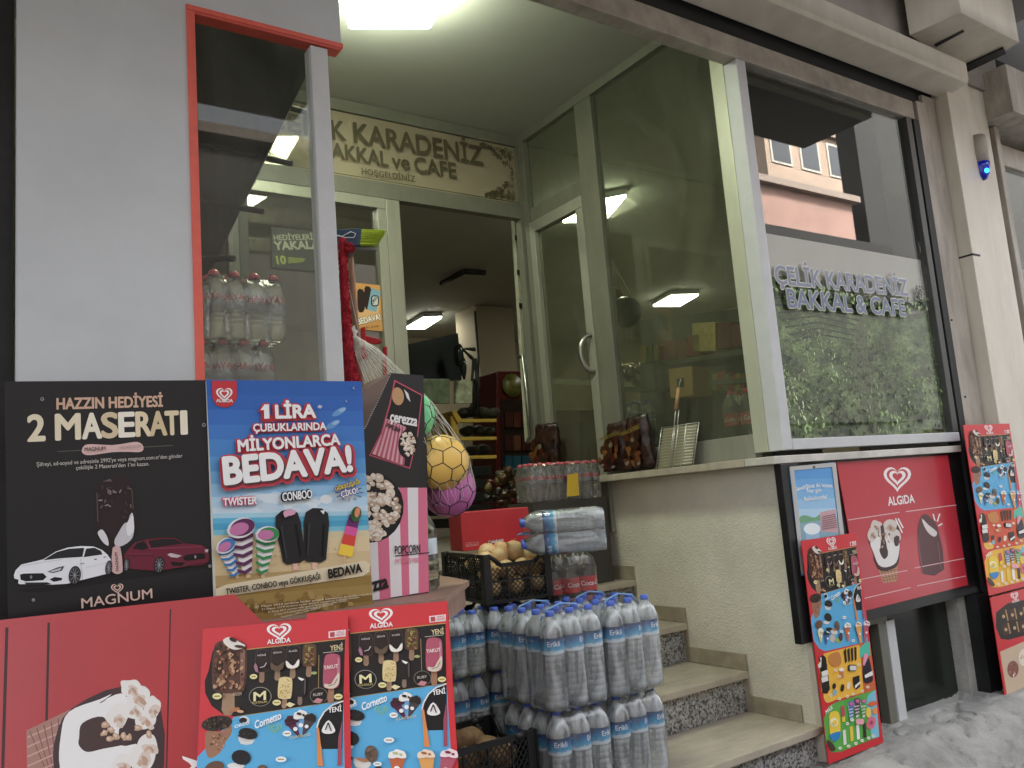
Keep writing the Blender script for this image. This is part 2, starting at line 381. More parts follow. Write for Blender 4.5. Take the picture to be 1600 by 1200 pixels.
for i, (y, z) in enumerate(TR[:4]):
    y1 = TR[i+1][0]
    b.box((-.011, y+.075, z+.001), (-.001, y1+.0, z+.075), m_marbled)
    b.box((-.0115, y1-.012, z+.001), (-.0005, y1+.075, TR[i+1][1]+.076), m_marbled)
b.build('skirting', st)
# black cladding, basement window under the tea-field window
B().box((-.095, -.05, .733), (.025, -.012, 1.513), m_black, .003).build('black_post', label='flat black upright board at the corner beside the stairs', cat='post')
t = thing('basement_window', 'black basement window opening below the red ice cream panel', 'window', (.9, 0, .2))
B().box((.026, -.010, .752), (1.505, .02, 1.512), m_black).build('upper_panel', t)
B().box((.026, .10, .15), (1.505, .13, .751), M('murky_glass', (.016, .02, .016), .15)).build('glass_pane', t)
B().box((.62, .05, .18), (.67, .099, .71), m_alu).build('window_bar', t); B().box((.69, .05, .18), (.76, .099, .71), m_white).build('window_bar', t)
B().box((.4, .05, .711), (.70, .099, .749), m_alu).build('window_bar', t)
B().box((1.40, -.04, .15), (1.508, .045, .751), m_black).build('jamb', t)
B().box((1.33, .03, .15), (1.399, .099, .751), m_conc).build('reveal', t)
# ------------------------------------------------------------------ roller shutter guides, columns, beam, box
t = thing('roller_shutter', 'cream roller shutter housing, bottom bar and guide rails around the shop front', 'shutter', (.5, 0, 1))
B().box((-2.05, -.03, 3.472), (1.53, .05, 3.585), m_beam, .006).build('bottom_bar', t)
B().box((-2.05, .0, 3.586), (1.82, .045, 3.70), m_dark).build('slot', t)
B().box((1.508, -.03, .2), (1.57, .05, 3.471), m_dark).build('guide_slot', t)
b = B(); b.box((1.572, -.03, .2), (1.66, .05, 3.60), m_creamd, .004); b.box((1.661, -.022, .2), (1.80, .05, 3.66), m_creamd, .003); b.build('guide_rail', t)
b = B(); b.extr([(-2.05, -.035, 3.668), (-2.05, -.19, 3.70), (-2.05, -.20, 3.72), (-2.05, -.20, 3.83), (-2.05, .04, 3.83), (-2.05, .04, 3.702), (-2.05, -.03, 3.702)], (3.93, 0, 0), m_cream, .003); b.build('housing', t)
B().box((-2.05, -.06, 3.832), (2.6, .05, 4.6), M('brown_grey_fascia', (.26, .235, .21), .6, var=.2, vs=3)).build('fascia', label='brown-grey fascia board above the roller shutter housing', cat='fascia')
t = thing('column', 'cream metal clad column between the two shop fronts', 'column', (1.95, -.05, 0))
b = B(); b.box((1.816, -.095, .2), (2.09, .1, 3.86), m_cream, .004); b.build('cladding', t)
b = B(); b.box((1.8155, -.0975, 2.655), (1.90, .0, 2.667), m_dark); b.build('joint_gap', t)
B().box((2.092, -.04, .2), (2.40, .1, 4.0), m_cream, .004).build('side_cladding', t)
b = B()
for px, py in ((1447, 410), (1487, 500), (1508, 620), (1495, 140)): b.lathe([(0, -.002), (.006, -.002), (.006, .003), (0, .003)], m_dark, 8, Matrix.Translation(onY(px, py, -.099 if px > 1490 else -.033)) @ Matrix.Rotation(math.pi/2, 4, 'X'))
b.build('rivet', t)
# projecting lightbox sign at top right (its underside, front and side seen from below)
t = thing('projecting_box', 'cream metal box projecting from the fascia at the top right', 'sign box', (2.3, -.3, 3.9))
b = B(); L0, L1, L2, L3 = onZ(1421, 55, 3.93), onZ(1502, 20, 3.93), onZ(1593, 66, 3.93), onZ(1510, 113, 3.93)
b.extr([L0, L1, L2, L3], (0, 0, .6), m_cream, .004); b.build('casing', t)
b = B(); dz = Vector((0, 0, -.004)); q = [onZ(1460, 70, 3.926), onZ(1505, 47, 3.926), onZ(1507, 50, 3.926), onZ(1462, 74, 3.926)]
b.extr(q, (0, 0, .003), m_dark); b.build('slot', t)
b = B(); b.extr([onZ(1497, 108, 3.915), onZ(1568, 76, 3.915), onZ(1572, 84, 3.915), onZ(1505, 116, 3.915)], (0, 0, .012), m_dark); b.build('bracket', t)
# next shop on the right: guide, glass, rail
t = thing('neighbour_shop_front', 'grey framed glass shop front at the right edge beyond the column', 'window', (2.8, .1, 1))
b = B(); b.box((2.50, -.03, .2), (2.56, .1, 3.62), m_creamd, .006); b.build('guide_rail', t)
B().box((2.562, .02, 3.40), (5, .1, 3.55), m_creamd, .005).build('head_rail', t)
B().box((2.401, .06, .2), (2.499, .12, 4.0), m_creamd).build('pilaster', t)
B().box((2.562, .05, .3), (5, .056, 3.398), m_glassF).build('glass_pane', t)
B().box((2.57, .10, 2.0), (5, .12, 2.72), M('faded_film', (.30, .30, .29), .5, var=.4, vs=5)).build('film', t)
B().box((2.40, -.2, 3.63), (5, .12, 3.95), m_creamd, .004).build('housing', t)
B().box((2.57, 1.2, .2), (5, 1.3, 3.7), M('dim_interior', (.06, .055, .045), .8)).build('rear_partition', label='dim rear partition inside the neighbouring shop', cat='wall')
# blue alarm lamp
t = thing('alarm_lamp', 'small blue glowing alarm dome on the side of the cream column', 'lamp', onY(1533, 285, -.06))
c = onY(1533, 262, -.09)
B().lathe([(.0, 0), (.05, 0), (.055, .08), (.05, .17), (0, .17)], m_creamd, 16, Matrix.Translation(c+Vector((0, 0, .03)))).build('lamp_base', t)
B().lathe([(.0, -.085), (.025, -.078), (.043, -.05), (.05, 0), (.05, .028), (0, .028)], M('blue_dome', (.005, .02, .45), .15, spec=.8), 16, Matrix.Translation(c)).build('dome', t)
B().ell(c+Vector((-.018, -.035, -.035)), (.016, .016, .016), EM('blue_glow', (.02, .25, 1), .9)).build('bulb', t)

# ------------------------------------------------------------------ own building's overhang and the houses across the street (seen mirrored in the glass)
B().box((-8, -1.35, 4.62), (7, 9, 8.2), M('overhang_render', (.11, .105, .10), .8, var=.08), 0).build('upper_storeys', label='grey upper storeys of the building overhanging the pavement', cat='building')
def house(name, label, x0, x1, z1, y0, col, floors, nwin, group=None, dep=5, zo=0):
    t = thing(name, label, 'building', ((x0+x1)/2, y0-2, 0), group)
    B().box((x0, y0-dep, 0), (x1, y0, z1), M(name+'_render_%.2f' % col[0], col, .8, var=.1, vs=1.5)).build('wall', t)
    B().box((x0-.15, y0-dep-.1, z1), (x1+.15, y0+.15, z1+.14), M('eaves', (.24, .19, .155), .8)).build('eaves', t)
    w = (x1-x0)/nwin
    for f in range(floors):
        for i in range(nwin):
            xc = x0+(i+.5)*w; z0 = 1.0+zo+f*2.9
            if z0+1.2 > z1: continue
            fr = B().box((xc-.55, y0-.05, z0), (xc+.55, y0+.03, z0+1.25), M('pale_window_frame', (.45, .42, .36), .5)).build('window', t)
            B().box((xc-.45, y0+.031, z0+.08), (xc+.45, y0+.04, z0+1.17), M('far_pane', (.05, .055, .06), .1)).build('pane', fr)
    return t
house('pink_house', 'salmon pink rendered house across the street with a dark shop floor', 7, 13.75, 7.45, -8.0, (.30, .18, .145), 2, 5)
h = thing('dark_awning', 'dark awning front over the shop across the street', 'awning', (10, -7.6, 0)); B().box((4.5, -7.94, 2.4), (14.0, -7.3, 6.25), M('dark_awning_cloth', (.012, .011, .010), .9)).build('cloth', h); B().box((4.5, -7.94, 0), (14.0, -7.6, 2.38), M('dark_shop_glass', (.03, .03, .03), .2)).build('shop_glass', h)
house('beige_apartment_house', 'tall beige apartment house rising behind the pink house', 19.0, 30, 13.2, -14.0, (.36, .27, .20), 5, 7, zo=-.85)
house('brown_house', 'dark brown wooden house opposite the display window', -14, 4.3, 6.4, -8.0, (.06, .052, .045), 0, 6)
house('grey_tower_house', 'tall dark grey house at the far right across the street', 14.3, 24, 12.0, -8.0, (.014, .014, .012), 0, 4, dep=.5)
B().box((-8, -1.35, 4.02), (2.45, -.75, 4.12), M('added_canopy_dark', (.06, .055, .05), .7)).build('canopy', label='thin dark canopy slab above the shop front', cat='canopy')  # unseen slab added to make the top of the window reflection dark
t = thing('awning', 'dark boarded awning over the pavement in front of the display window', 'awning', (-4, -2, 4))  # added overhead boards, out of view, blocking sky from the display glass and wall
B().box((-8, -2.5, 4.02), (-1.3, -1.352, 4.1), M('added_canopy_dark', (.06, .055, .05), .7)).build('boards', t)
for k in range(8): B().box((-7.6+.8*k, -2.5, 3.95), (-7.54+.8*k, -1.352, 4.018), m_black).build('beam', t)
B().box((2.62, -.9, 4.28), (7, .1, 4.5), M('pale_soffit', (.5, .5, .53), .8)).build('neighbour_soffit', label='pale grey soffit above the neighbouring shop', cat='soffit')
# ------------------------------------------------------------------ shop interior
B().box((-3.0, 1.93, 1.10), (6, 8.2, 1.14), m_infloor).build('shop_floor', label='brown tiled floor inside the shop', cat='floor')
B().box((.13, .13, .9), (6, 1.929, 1.14), m_infloor).build('side_room_floor', label='brown floor behind the front window', cat='floor')
B().box((-3.0, 1.91, 3.85), (6, 8.2, 3.95), m_ceil).build('shop_ceiling', label='dim ceiling inside the shop', cat='ceiling')
B().box((-3.0, 8.0, 1.1), (6, 8.1, 3.85), m_inwall).build('rear_wall', label='cream rear wall deep inside the shop', cat='wall')
B().box((5.9, .13, 1.1), (6, 8.0, 3.85), m_inwall).build('right_wall', label='cream right hand wall inside the shop', cat='wall')
B().box((-3.1, .3, .5), (-3.0, 8.0, 3.85), m_inwall).build('left_wall', label='cream left hand wall inside the shop', cat='wall')
m_lamp = EM('tube_light', (1, .98, .82), 3.4)
m_lampV = EM('entrance_tube_light', (.93, 1, .76), 7)
def panel_light(label, c, u, v, m, gname='ceiling lights of the shop'):
    c, u, v = Vector(c), Vector(u), Vector(v)
    t = thing('ceiling_light', label, 'lamp', c, gname)
    B().extr([c-u-v, c+u-v, c+u+v, c-u+v], (0, 0, .02), m).build('diffuser', t)
    u2, v2 = u*1.06, v*1.12
    B().extr([c-u2-v2+Vector((0, 0, .021)), c+u2-v2+Vector((0, 0, .021)), c+u2+v2+Vector((0, 0, .021)), c-u2+v2+Vector((0, 0, .021))], (0, 0, .05), m_white).build('housing', t)
t = thing('ceiling_light', 'bright fluorescent light on the ceiling above the entrance steps', 'lamp', (-1.42, .72, 3.72), 'ceiling lights of the shop')
LV = [onZ(x, y, 3.70) for x, y in ((520, -20), (545, 46), (672, 46), (722, -40))]
B().extr(LV, (0, 0, .05), m_lampV, .012).build('diffuser', t)
LC = sum(LV, Vector())/4; B().extr([LC+(p-LC)*.55+Vector((0, 0, .052)) for p in LV], (0, 0, .09), m_white).build('housing', t)
def pxlight(label, px, Z, m):
    q = [onZ(x, y, Z) for x, y in px]; t = thing('ceiling_light', label, 'lamp', (q[0]+q[2])/2, 'ceiling lights of the shop')
    B().extr(q, (0, 0, .02), m).build('diffuser', t)
    c = (q[0]+q[2])/2; q2 = [c+(p-c)*1.06+Vector((0, 0, .021)) for p in q]
    B().extr(q2, (0, 0, .05), m_white).build('housing', t)
pxlight('lit ceiling light seen through the open shop door', [(634, 514), (662, 498), (690, 497), (664, 514)], 3.77, m_lamp)
pxlight('lit ceiling light seen through the dusty side glass', [(1021, 479), (1050, 463), (1091, 462), (1062, 479)], 3.77, m_lamp)
pxlight('lit ceiling light showing behind the left of the entrance sign', [(383, 252), (417, 218), (466, 218), (442, 258)], 3.77, m_lampV)
pxlight('lit ceiling light close behind the grey-green mullion', [(880, 348), (925, 318), (978, 308), (945, 346)], 3.77, m_lampV)
b = B(); w0 = onZ(690, 443, 3.8); w1 = onZ(725, 424, 3.8); w2 = onZ(758, 426, 3.8)
b.tube([w0, w1], .03, m_dark, 6); b.tube([w1, w2], .03, m_dark, 6); b.build('ceiling_duct', label='dark conduit elbow on the shop ceiling above the lit lamp', cat='duct')
t = B().box((2.2, 6.0, 1.1), (2.75, 6.5, 3.84), m_inwall).build('pillar', label='cream pillar standing inside the shop', cat='pillar')
# ------------------------------------------------------------------ printing: flat inks laid on a board, one thin layer above the other
_tc = {}
def glyphs(body, off=0.0, shear=0.0):
    k = (body, off, shear)
    if k in _tc: return _tc[k]
    c = bpy.data.curves.new('lettering_curve', 'FONT'); c.body = body; c.offset = off; c.shear = shear; c.resolution_u = 4
    o = bpy.data.objects.new('lettering_curve', c); COL.objects.link(o)
    dg = bpy.context.evaluated_depsgraph_get()
    me = bpy.data.meshes.new_from_object(o.evaluated_get(dg))
    v = [(p.co.x, p.co.y) for p in me.vertices]; f = [tuple(q.vertices) for q in me.polygons]
    bpy.data.objects.remove(o); bpy.data.curves.remove(c); bpy.data.meshes.remove(me)
    xs = [p[0] for p in v]; x0, x1 = min(xs), max(xs)
    _tc[k] = ([(p[0]-x0, p[1]) for p in v], f, x1-x0); return _tc[k]
def smooth(pts, n=5):
    """closed Catmull-Rom through the points"""
    out = []; N = len(pts)
    for i in range(N):
        p0, p1, p2, p3 = (Vector(pts[(i+k-1) % N]) for k in range(4))
        for j in range(n):
            t = j/n
            out.append(tuple(.5*((2*p1)+(p2-p0)*t+(2*p0-5*p1+4*p2-p3)*t*t+(3*p1-p0-3*p2+p3)*t**3)))
    return out
def hexc(h): return tuple(int(h[i:i+2], 16) for i in (0, 2, 4))
class Pr:
    """draws are kept with their layer and stacked in order at finish(), each a hair above the one below"""
    def __init__(s, f=None): s.f = f or (lambda x, y: (x, y)); s.names = []; s.cur = 0; s.draws = []
    def use(s, name):
        if name not in s.names: s.names.append(name)
        s.cur = s.names.index(name); return s
    def new(s, name): s.names.append(name); s.cur = len(s.names)-1; return s
    def I(s, c): return c if not isinstance(c, str) else ink(*hexc(c))
    def raw(s, uvs, c, L): s.draws.append((L, len(s.draws), s.cur, list(uvs), [list(range(len(uvs)))], s.I(c), None))
    def poly(s, pts, c, L=1, sm=0):
        if sm: pts = smooth(pts, sm)
        s.raw([s.f(*p) for p in pts], c, L)
    def ell(s, cx, cy, rx, ry, c, L=1, rot=0, n=22):
        a = math.radians(rot); s.poly([(cx+rx*math.cos(t)*math.cos(a)-ry*math.sin(t)*math.sin(a), cy+rx*math.cos(t)*math.sin(a)+ry*math.sin(t)*math.cos(a)) for t in [2*math.pi*i/n for i in range(n)]], c, L)
    def blob(s, cx, cy, rx, ry, c, L=1, rot=0, j=.16):
        r = random.Random(int(cx*13+cy*7+rx)); a = math.radians(rot); o = []
        for k in range(9):
            t = 2*math.pi*k/9; q = 1+r.uniform(-j, j); u, v = rx*q*math.cos(t), ry*q*math.sin(t)
            o.append((cx+u*math.cos(a)-v*math.sin(a), cy+u*math.sin(a)+v*math.cos(a)))
        s.poly(o, c, L, sm=3)
    def line(s, pts, w, c, L=1):
        for (x0, y0), (x1, y1) in zip(pts, pts[1:]):
            dx, dy = x1-x0, y1-y0; d = math.hypot(dx, dy) or 1; nx, ny = -dy/d*w/2, dx/d*w/2
            s.poly([(x0+nx, y0+ny), (x1+nx, y1+ny), (x1-nx, y1-ny), (x0-nx, y0-ny)], c, L)
    def rr(s, x0, y0, x1, y1, r, c, L=1):
        P_ = []
        for cx, cy, a0 in ((x1-r, y1-r, 0), (x0+r, y1-r, 90), (x0+r, y0+r, 180), (x1-r, y0+r, 270)):
            for k in range(5): a = math.radians(a0+k*22.5); P_.append((cx+r*math.cos(a), cy+r*math.sin(a)))
        s.poly(P_, c, L)
    def text(s, body, p0, p1, h, c, L=2, off=.012, shear=0, out=None, ow=.06, arc=0, cap=.686, fixed=False):
        """letters from p0 to p1 (baseline ends) with capitals h tall; each line is a part of its own"""
        keep = s.cur; s.names.append('lettering'); s.cur = len(s.names)-1
        a, b = Vector(s.f(*p0)), Vector(s.f(*p1)); mid = ((p0[0]+p1[0])/2, (p0[1]+p1[1])/2)
        hm = (Vector(s.f(mid[0], mid[1]-h))-Vector(s.f(*mid))).length
        d = b-a; W = d.length; d.normalize(); n = Vector((-d.y, d.x))
        def lay(V, F, w, col, l, dx=0, dy=0):
            pts = []
            for x, y in V:
                t = x/w; q = a+d*(t*W+dx)+n*(y/cap*hm + dy + arc*hm*(1-(2*t-1)**2)); pts.append((q.x, q.y))
            s.draws.append((l, len(s.draws), s.cur, pts, F, s.I(col), body))
        for o_, col, l in ([(ow, out, L)] if out else [])+[(off, c, L+1)]:
            if o_ <= 0: lay(*glyphs(body, o_, shear), col, l)
            else:                                             # heavier strokes: the same letters again, shifted round a circle
                G = glyphs(body, 0, shear); r_ = o_*hm/cap; k_ = 4 if o_ < .018 else 8 if o_ < .07 else 14
                for i in range(k_): lay(*G, col, l, r_*math.cos(6.2832*i/k_), r_*math.sin(6.2832*i/k_))
        s.cur = keep
    def heart(s, cx, cy, r, c, L=2, asp=1.0, rot=0):
        def hp(sc, dy=0):
            o = []
            for i in range(28):
                t = 2*math.pi*i/28; x = 16*math.sin(t)**3/16; y = (13*math.cos(t)-5*math.cos(2*t)-2*math.cos(3*t)-math.cos(4*t))/16
                x, y = x*sc*asp*r, -(y*sc)*r+dy*r; a = math.radians(rot)
                o.append((cx+x*math.cos(a)-y*math.sin(a), cy+x*math.sin(a)+y*math.cos(a)))
            return o
        for o, i in ((hp(1.0), hp(.78, -.03)), (hp(.60, -.04), hp(.36, -.06))):
            for k in range(28): s.poly([o[k], o[(k+1) % 28], i[(k+1) % 28], i[k]], c, L)
    def specks(s, cx, cy, rx, ry, n, size, cols, L, sd=1, rot=0):
        r = random.Random(sd)
        for _ in range(n):
            a, q = r.uniform(0, 6.283), math.sqrt(r.random())
            x, y = cx+rx*q*math.cos(a), cy+ry*q*math.sin(a); w = size*r.uniform(.5, 1.3)
            s.ell(x, y, w, w*r.uniform(.35, .8), r.choice(cols), L, r.uniform(0, 180), 7)
    def finish(s, parent):
        bs = [B() for _ in s.names]; z = 3e-5
        for L, _, part, pts, faces, m, body in sorted(s.draws, key=lambda d: d[:2]):
            b = bs[part]; k = b.mi(m); z += 1.2e-5; comp = glyph_parts(len(pts), faces) if body else None
            vs = [b.bm.verts.new((p[0], p[1], z+(comp[i]*6e-6 if comp else 0))) for i, p in enumerate(pts)]
            if comp: z += max(comp)*6e-6
            for f in faces:
                try: fc = b.bm.faces.new([vs[i] for i in f]); fc.material_index = k
                except ValueError: pass
        for n, b in zip(s.names, bs):
            if b.bm.verts: b.build(n, parent, local=True, recalc=False)
def glyph_parts(n, faces):
    par = list(range(n))
    def find(i):
        while par[i] != i: par[i] = par[par[i]]; i = par[i]
        return i
    for f in faces:
        for i in f[1:]: par[find(i)] = find(f[0])
    ids = {}
    return [ids.setdefault(find(i), len(ids)) for i in range(n)]
def K(x0, y0, s): return lambda x, y: (x0+x/s, y0+y/s)
class Frame:
    """plane with an origin and the axes u (right), v (up)"""
    def __init__(s, o, u, v): s.o, s.u, s.v = Vector(o), Vector(u).normalized(), Vector(v).normalized(); s.n = s.u.cross(s.v).normalized()
    def uv(s, x, y): q = onP(x, y, s.o, s.n)-s.o; return (q.dot(s.u), q.dot(s.v))
    def m(s, k, su=1, sv=1): return lambda x, y: (lambda q: (q[0]*su, q[1]*sv))(s.uv(*k(x, y)))
    def mat(s, lift=0): o = s.o+s.n*lift; return Matrix(((s.u.x, s.v.x, s.n.x, o.x), (s.u.y, s.v.y, s.n.y, o.y), (s.u.z, s.v.z, s.n.z, o.z), (0, 0, 0, 1)))
def board_thing(name, label, cat, fr, group=None, lift=0):
    t = thing(name, label, cat, (0, 0, 0), group); M4 = fr.mat(lift); t.location = M4.to_translation(); t.rotation_euler = M4.to_euler(); return t
def board(t, pts, th, m, name='board', z=0): return B().extr([(u, v, z-th) for u, v in pts], (0, 0, th), m).build(name, t, local=True)

# ------------------------------------------------------------------ planes of the leaning red board and of the posters behind it
VUP = (AR*-329 + AU*3175 + AF*1293.6).normalized()
UH = VUP.cross(Vector((0, 0, 1))).normalized(); UH = UH if UH.dot(AR) > 0 else -UH
F1 = Frame(atD(320, 984, 1.95), UH, VUP)
F2o = F1.o + F1.u*(F1.uv(700, 939)[0]-F1.uv(545, 964)[0]*1.005) + F1.v*F1.uv(700, 939)[1]
F2 = Frame(F2o, UH, VUP)
FR = Frame(onY(1252, 845, -.075), (1, 0, 0), (0, 0, 1))
W1, W2 = F1.uv(545, 964)[0], FR.uv(1337, 832)[0]
m1 = F1.m(K(300, 920, 4.285), .41/W1)
SVR = 1.0
r1, r2 = FR.m(K(1240, 820, 6.313), .41/W2), FR.m(K(1260, 980, 5.454), .41/W2)

def magnum(p, cx, cy, w, h, rot, body, L, nuts=None, stick='B08D72', hi=None):
    """an ice cream bar on its stick, upright about (cx, cy)"""
    a = math.radians(rot)
    def T(x, y): return (cx+x*math.cos(a)-y*math.sin(a), cy+x*math.sin(a)+y*math.cos(a))
    p.poly([T(x*w*.17, h*.5+y*h*.40) for x, y in ((-1, -.2), (1, -.2), (1.15, .8), (.6, 1.05), (-.6, 1.05), (-1.15, .8))], stick, L)
    p.poly([T(x*w/2, y*h/2) for x, y in ((-.55, -1), (.5, -1), (.98, -.7), (1, .65), (.62, .96), (-.6, .97), (-1, .66), (-.98, -.68))], body, L+1, sm=3)
    if hi: p.poly([T(x*w/2, y*h/2) for x, y in ((.62, -.75), (.9, -.6), (.9, .6), (.7, .7))], hi, L+2, sm=2)
    if nuts:
        r = random.Random(int(cx*7+cy))
        for _ in range(nuts[0]):
            x, y = r.uniform(-.42, .42)*w, r.uniform(-.45, .44)*h; q = T(x, y); z = nuts[1]*r.uniform(.5, 1.2)
            p.ell(q[0], q[1], z, z*.55, r.choice(nuts[2]), L+3, r.uniform(20, 140), 7)
def price(p, x, y, r, L=8, c='E9DDA0'): p.ell(x, y, r*1.2, r, c, L, 0, 14); p.line([(x-r*.7, y), (x+r*.7, y-.05*r)], r*.4, 'A08A40', L+1)
def cone(p, x, y, w, h, top, body, rot, L, tops='F4F1EC'):
    a = math.radians(rot)
    def T(u, v): return (x+u*math.cos(a)-v*math.sin(a), y+u*math.sin(a)+v*math.cos(a))
    p.poly([T(-w/2, 0), T(w/2, 0), T(w*.08, h), T(-w*.08, h)], body, L)
    p.poly([T(u*w/2, v*w/2) for u, v in ((-1.05, .25), (-.95, -.7), (-.5, -.95), (-.2, -1.3), (.35, -1.1), (.8, -.8), (1.05, .2), (.5, .4), (0, .25), (-.5, .42))], top, L+1, sm=3)
    p.ell(*T(-w*.12, -w*.28), w*.2, w*.13, tops, L+2, 20, 8); p.ell(*T(w*.2, -w*.15), w*.13, w*.09, tops, L+2, 60, 8)
    p.ell(*T(0, h*.45), w*.17, w*.2, 'F0EDEA', L+2, 0, 10)
def menu(t, variant=0):
    RED = 'D02B36'; m = M('menu_red_card', P(208, 40, 50), .4)
    board(t, [(0, -.945), (.41, -.945), (.41, 0), (0, 0)], .004, m)
    p = Pr(m1); pic = p.use('ice_cream_picture')
    if variant == 2:                                   # packs of bars over a cream ground
        p.poly([(150, 520), (420, 400), (1030, 375), (1020, 960), (300, 1000), (150, 960), (90, 760)], '2A211E', 1)
        for i in range(4):
            for j in range(2):
                x, y = 300+190*i, 600+220*j
                p.poly([(x-80, y-90), (x+70, y-105), (x+80, y+80), (x-70, y+95)], '4A2E24' if (i+j) % 2 else '332320', 3); p.poly([(x+40, y-100), (x+70, y-105), (x+80, y+80), (x+50, y+85)], 'B08C62', 4)
                p.ell(x-15, y, 32, 30, 'C9A878', 5, 0, 12)
        for k, (x, y) in enumerate(((.06, -.40), (.17, -.36), (.3, -.39), (.07, -.56), (.2, -.53), (.33, -.56), (.06, -.72), (.19, -.70), (.32, -.74), (.12, -.84), (.28, -.86))):
            p.f = lambda a, b: (a, b)
            if k == 0: p.poly([(.015, -.29), (.41, -.27), (.41, -.9), (.06, -.9), (.02, -.84)], 'CDB69C', 2)
            p.ell(x+.04, y, .05, .043, ('8C5A50', 'E8DCCB', '5A3A30', 'C7A27C')[k % 4], 4, 30*k); p.specks(x+.04, y, .04, .034, 10, .009, ['F3EADF', 'B98A64', 'D9A8A0', '6B4335'], 6, k)
    else:
        p.poly([(150, 450), (375, 450), (1032, 374), (1022, 880), (300, 998), (215, 975), (140, 905), (98, 800), (95, 700), (120, 620)], '1E1715', 1)
        p.line([(372, 448), (1032, 373)], 7, 'B99A55', 2); p.line([(300, 998), (1022, 880)], 5, 'A98F55', 2)
        # the large almond bar
        magnum(p, 262, 590, 225, 430, 2, '5B3A2E', 3, (95, 19, ['9A6A4C', 'B98C68', '3E251D', '70482F', 'C29A78']), 'A58468', hi='8A6455')
        p.poly([(225, 370), (275, 345), (330, 385), (372, 415), (355, 440), (300, 450), (250, 420)], 'E7DDD4', 7, sm=3); p.ell(292, 368, 28, 16, '3A251F', 8, 35)
        p.ell(335, 425, 34, 12, '4A2E26', 8, 10); p.ell(300, 940, 34, 16, 'B5764C', 6, -20); p.ell(335, 955, 24, 12, 'D9A982', 6, 10)
        price(p, 185, 828, 26); p.use('lettering'); p.text('BADEM', (290, 828), (346, 822), 26, 'B7A58E', 6); p.use('ice_cream_picture')
        for x, y, b, nuts in ((480, 545, '2E1B1C', None), (585, 530, '2B1D19', None), (687, 515, '241816', None), (795, 505, '6B4A30', (40, 10, ['B58A58', '8E6A3C', '4A3020', '9BA05A']))):
            magnum(p, x, y, 96, 190, 2, '4A3B38', 3); magnum(p, x, y, 84, 178, 2, b, 4, nuts, '9C7C62')
        p.poly([(440, 560), (455, 590), (460, 640), (440, 630), (430, 590)], 'A87488', 9); p.poly([(645, 545), (690, 590), (728, 535), (728, 590), (690, 612), (650, 600)], 'EDE6DA', 9, sm=3)
        p.poly([(543, 560), (585, 590), (628, 555), (622, 610), (585, 630), (545, 610)], '66503F', 9, sm=3); p.line([(470, 600), (500, 590), (515, 560)], 6, 'CFC8C4', 9)
        price(p, 428, 672, 21); p.ell(828, 650, 20, 12, 'A9B070', 6)
        magnum(p, 633, 770, 92, 180, 3, 'E3CD94', 4, (45, 7, ['C9A862', 'F0E3B8', 'B08A48'])); magnum(p, 735, 760, 82, 165, 2, '221A19', 4, None, '8A7466', hi='5A5050')
        p.poly([(722, 680), (745, 690), (765, 700), (750, 715), (730, 700)], 'F1ECE6', 8); price(p, 582, 888, 24); p.poly([(640, 905), (665, 885), (705, 905), (670, 930)], 'E8D8A8', 7)
        p.ell(466, 836, 76, 80, 'A8A49A', 4, 0, 30); p.ell(466, 836, 71, 75, '17120F', 5, 0, 30)
        p.ell(858, 835, 60, 65, '8F8A84', 4, 0, 26); p.ell(858, 835, 56, 61, '1B1512', 5, 0, 26); p.poly([(820, 890), (850, 855), (890, 870), (870, 900)], 'C7848A', 7)
        magnum(p, 945, 640, 112, 285, 2, 'B4566A', 4, None, 'A5785C', hi='C98090'); p.poly([(900, 740), (940, 745), (965, 700), (997, 650), (995, 740), (960, 780), (905, 772)], 'DCCBB9', 8, sm=3)
        p.line([(925, 760), (965, 745), (985, 700)], 6, '9A7F74', 9); price(p, 992, 848, 24); p.line([(855, 770), (857, 500)], 4, 'A98F55', 3); p.line([(885, 485), (1015, 470)], 4, 'CFC7B8', 3)
        p.use('lettering')
        p.text('M', (428, 872), (508, 862), 70, 'E9DFA6', 6, .03); p.text('PLATINUM', (418, 896), (515, 888), 17, 'CDB878', 6)
        p.text('YENİ', (935, 470), (1018, 460), 42, 'D9C79A', 4, .02); p.text('YAKUT', (895, 625), (990, 612), 30, 'F4E8E2', 10); p.text('RUBY', (825, 842), (890, 832), 22, 'C9BFB4', 7)
        for x, y, w_ in ((483, 500, 'MİNİ'), (588, 480, 'ÇİKOLATA'), (692, 470, 'KLASİK')): p.text(w_, (x-28, y+8), (x+28, y+3), 13, 'D8D2CC', 9)
        # blue cornet section
        p.use('ice_cream_picture')
        p.f = r1; bl = [r1(262, 785), r1(675, 700), r1(760, 1165)]; p.f = lambda a, b: (a, b)
        q2 = [r2(485, 142), r2(160, 215), r2(110, 190), r2(62, 120)]
        v0 = m1(290, 1000); v1 = m1(1022, 882)
        p.poly([v0, v1, (v1[0], q2[0][1]), (q2[1][0], q2[1][1]), (q2[2][0], q2[2][1]), (q2[3][0], q2[3][1]), (q2[3][0], (v0[1]+q2[3][1])/2)], '58AEDD', 1)
        p.f = m1
        p.ell(175, 1050, 105, 62, '3A2A24', 4, -12); p.specks(175, 1050, 85, 48, 30, 12, ['5C463A', '2A1D18', '1F1613'], 6, 3)
        p.poly([(95, 1150), (120, 1110), (200, 1120), (270, 1070), (270, 1140), (235, 1200), (190, 1300), (110, 1330)], 'A0735A', 3, sm=3); p.specks(185, 1200, 50, 70, 26, 9, ['C59A7A', '6B4636'], 5, 5)
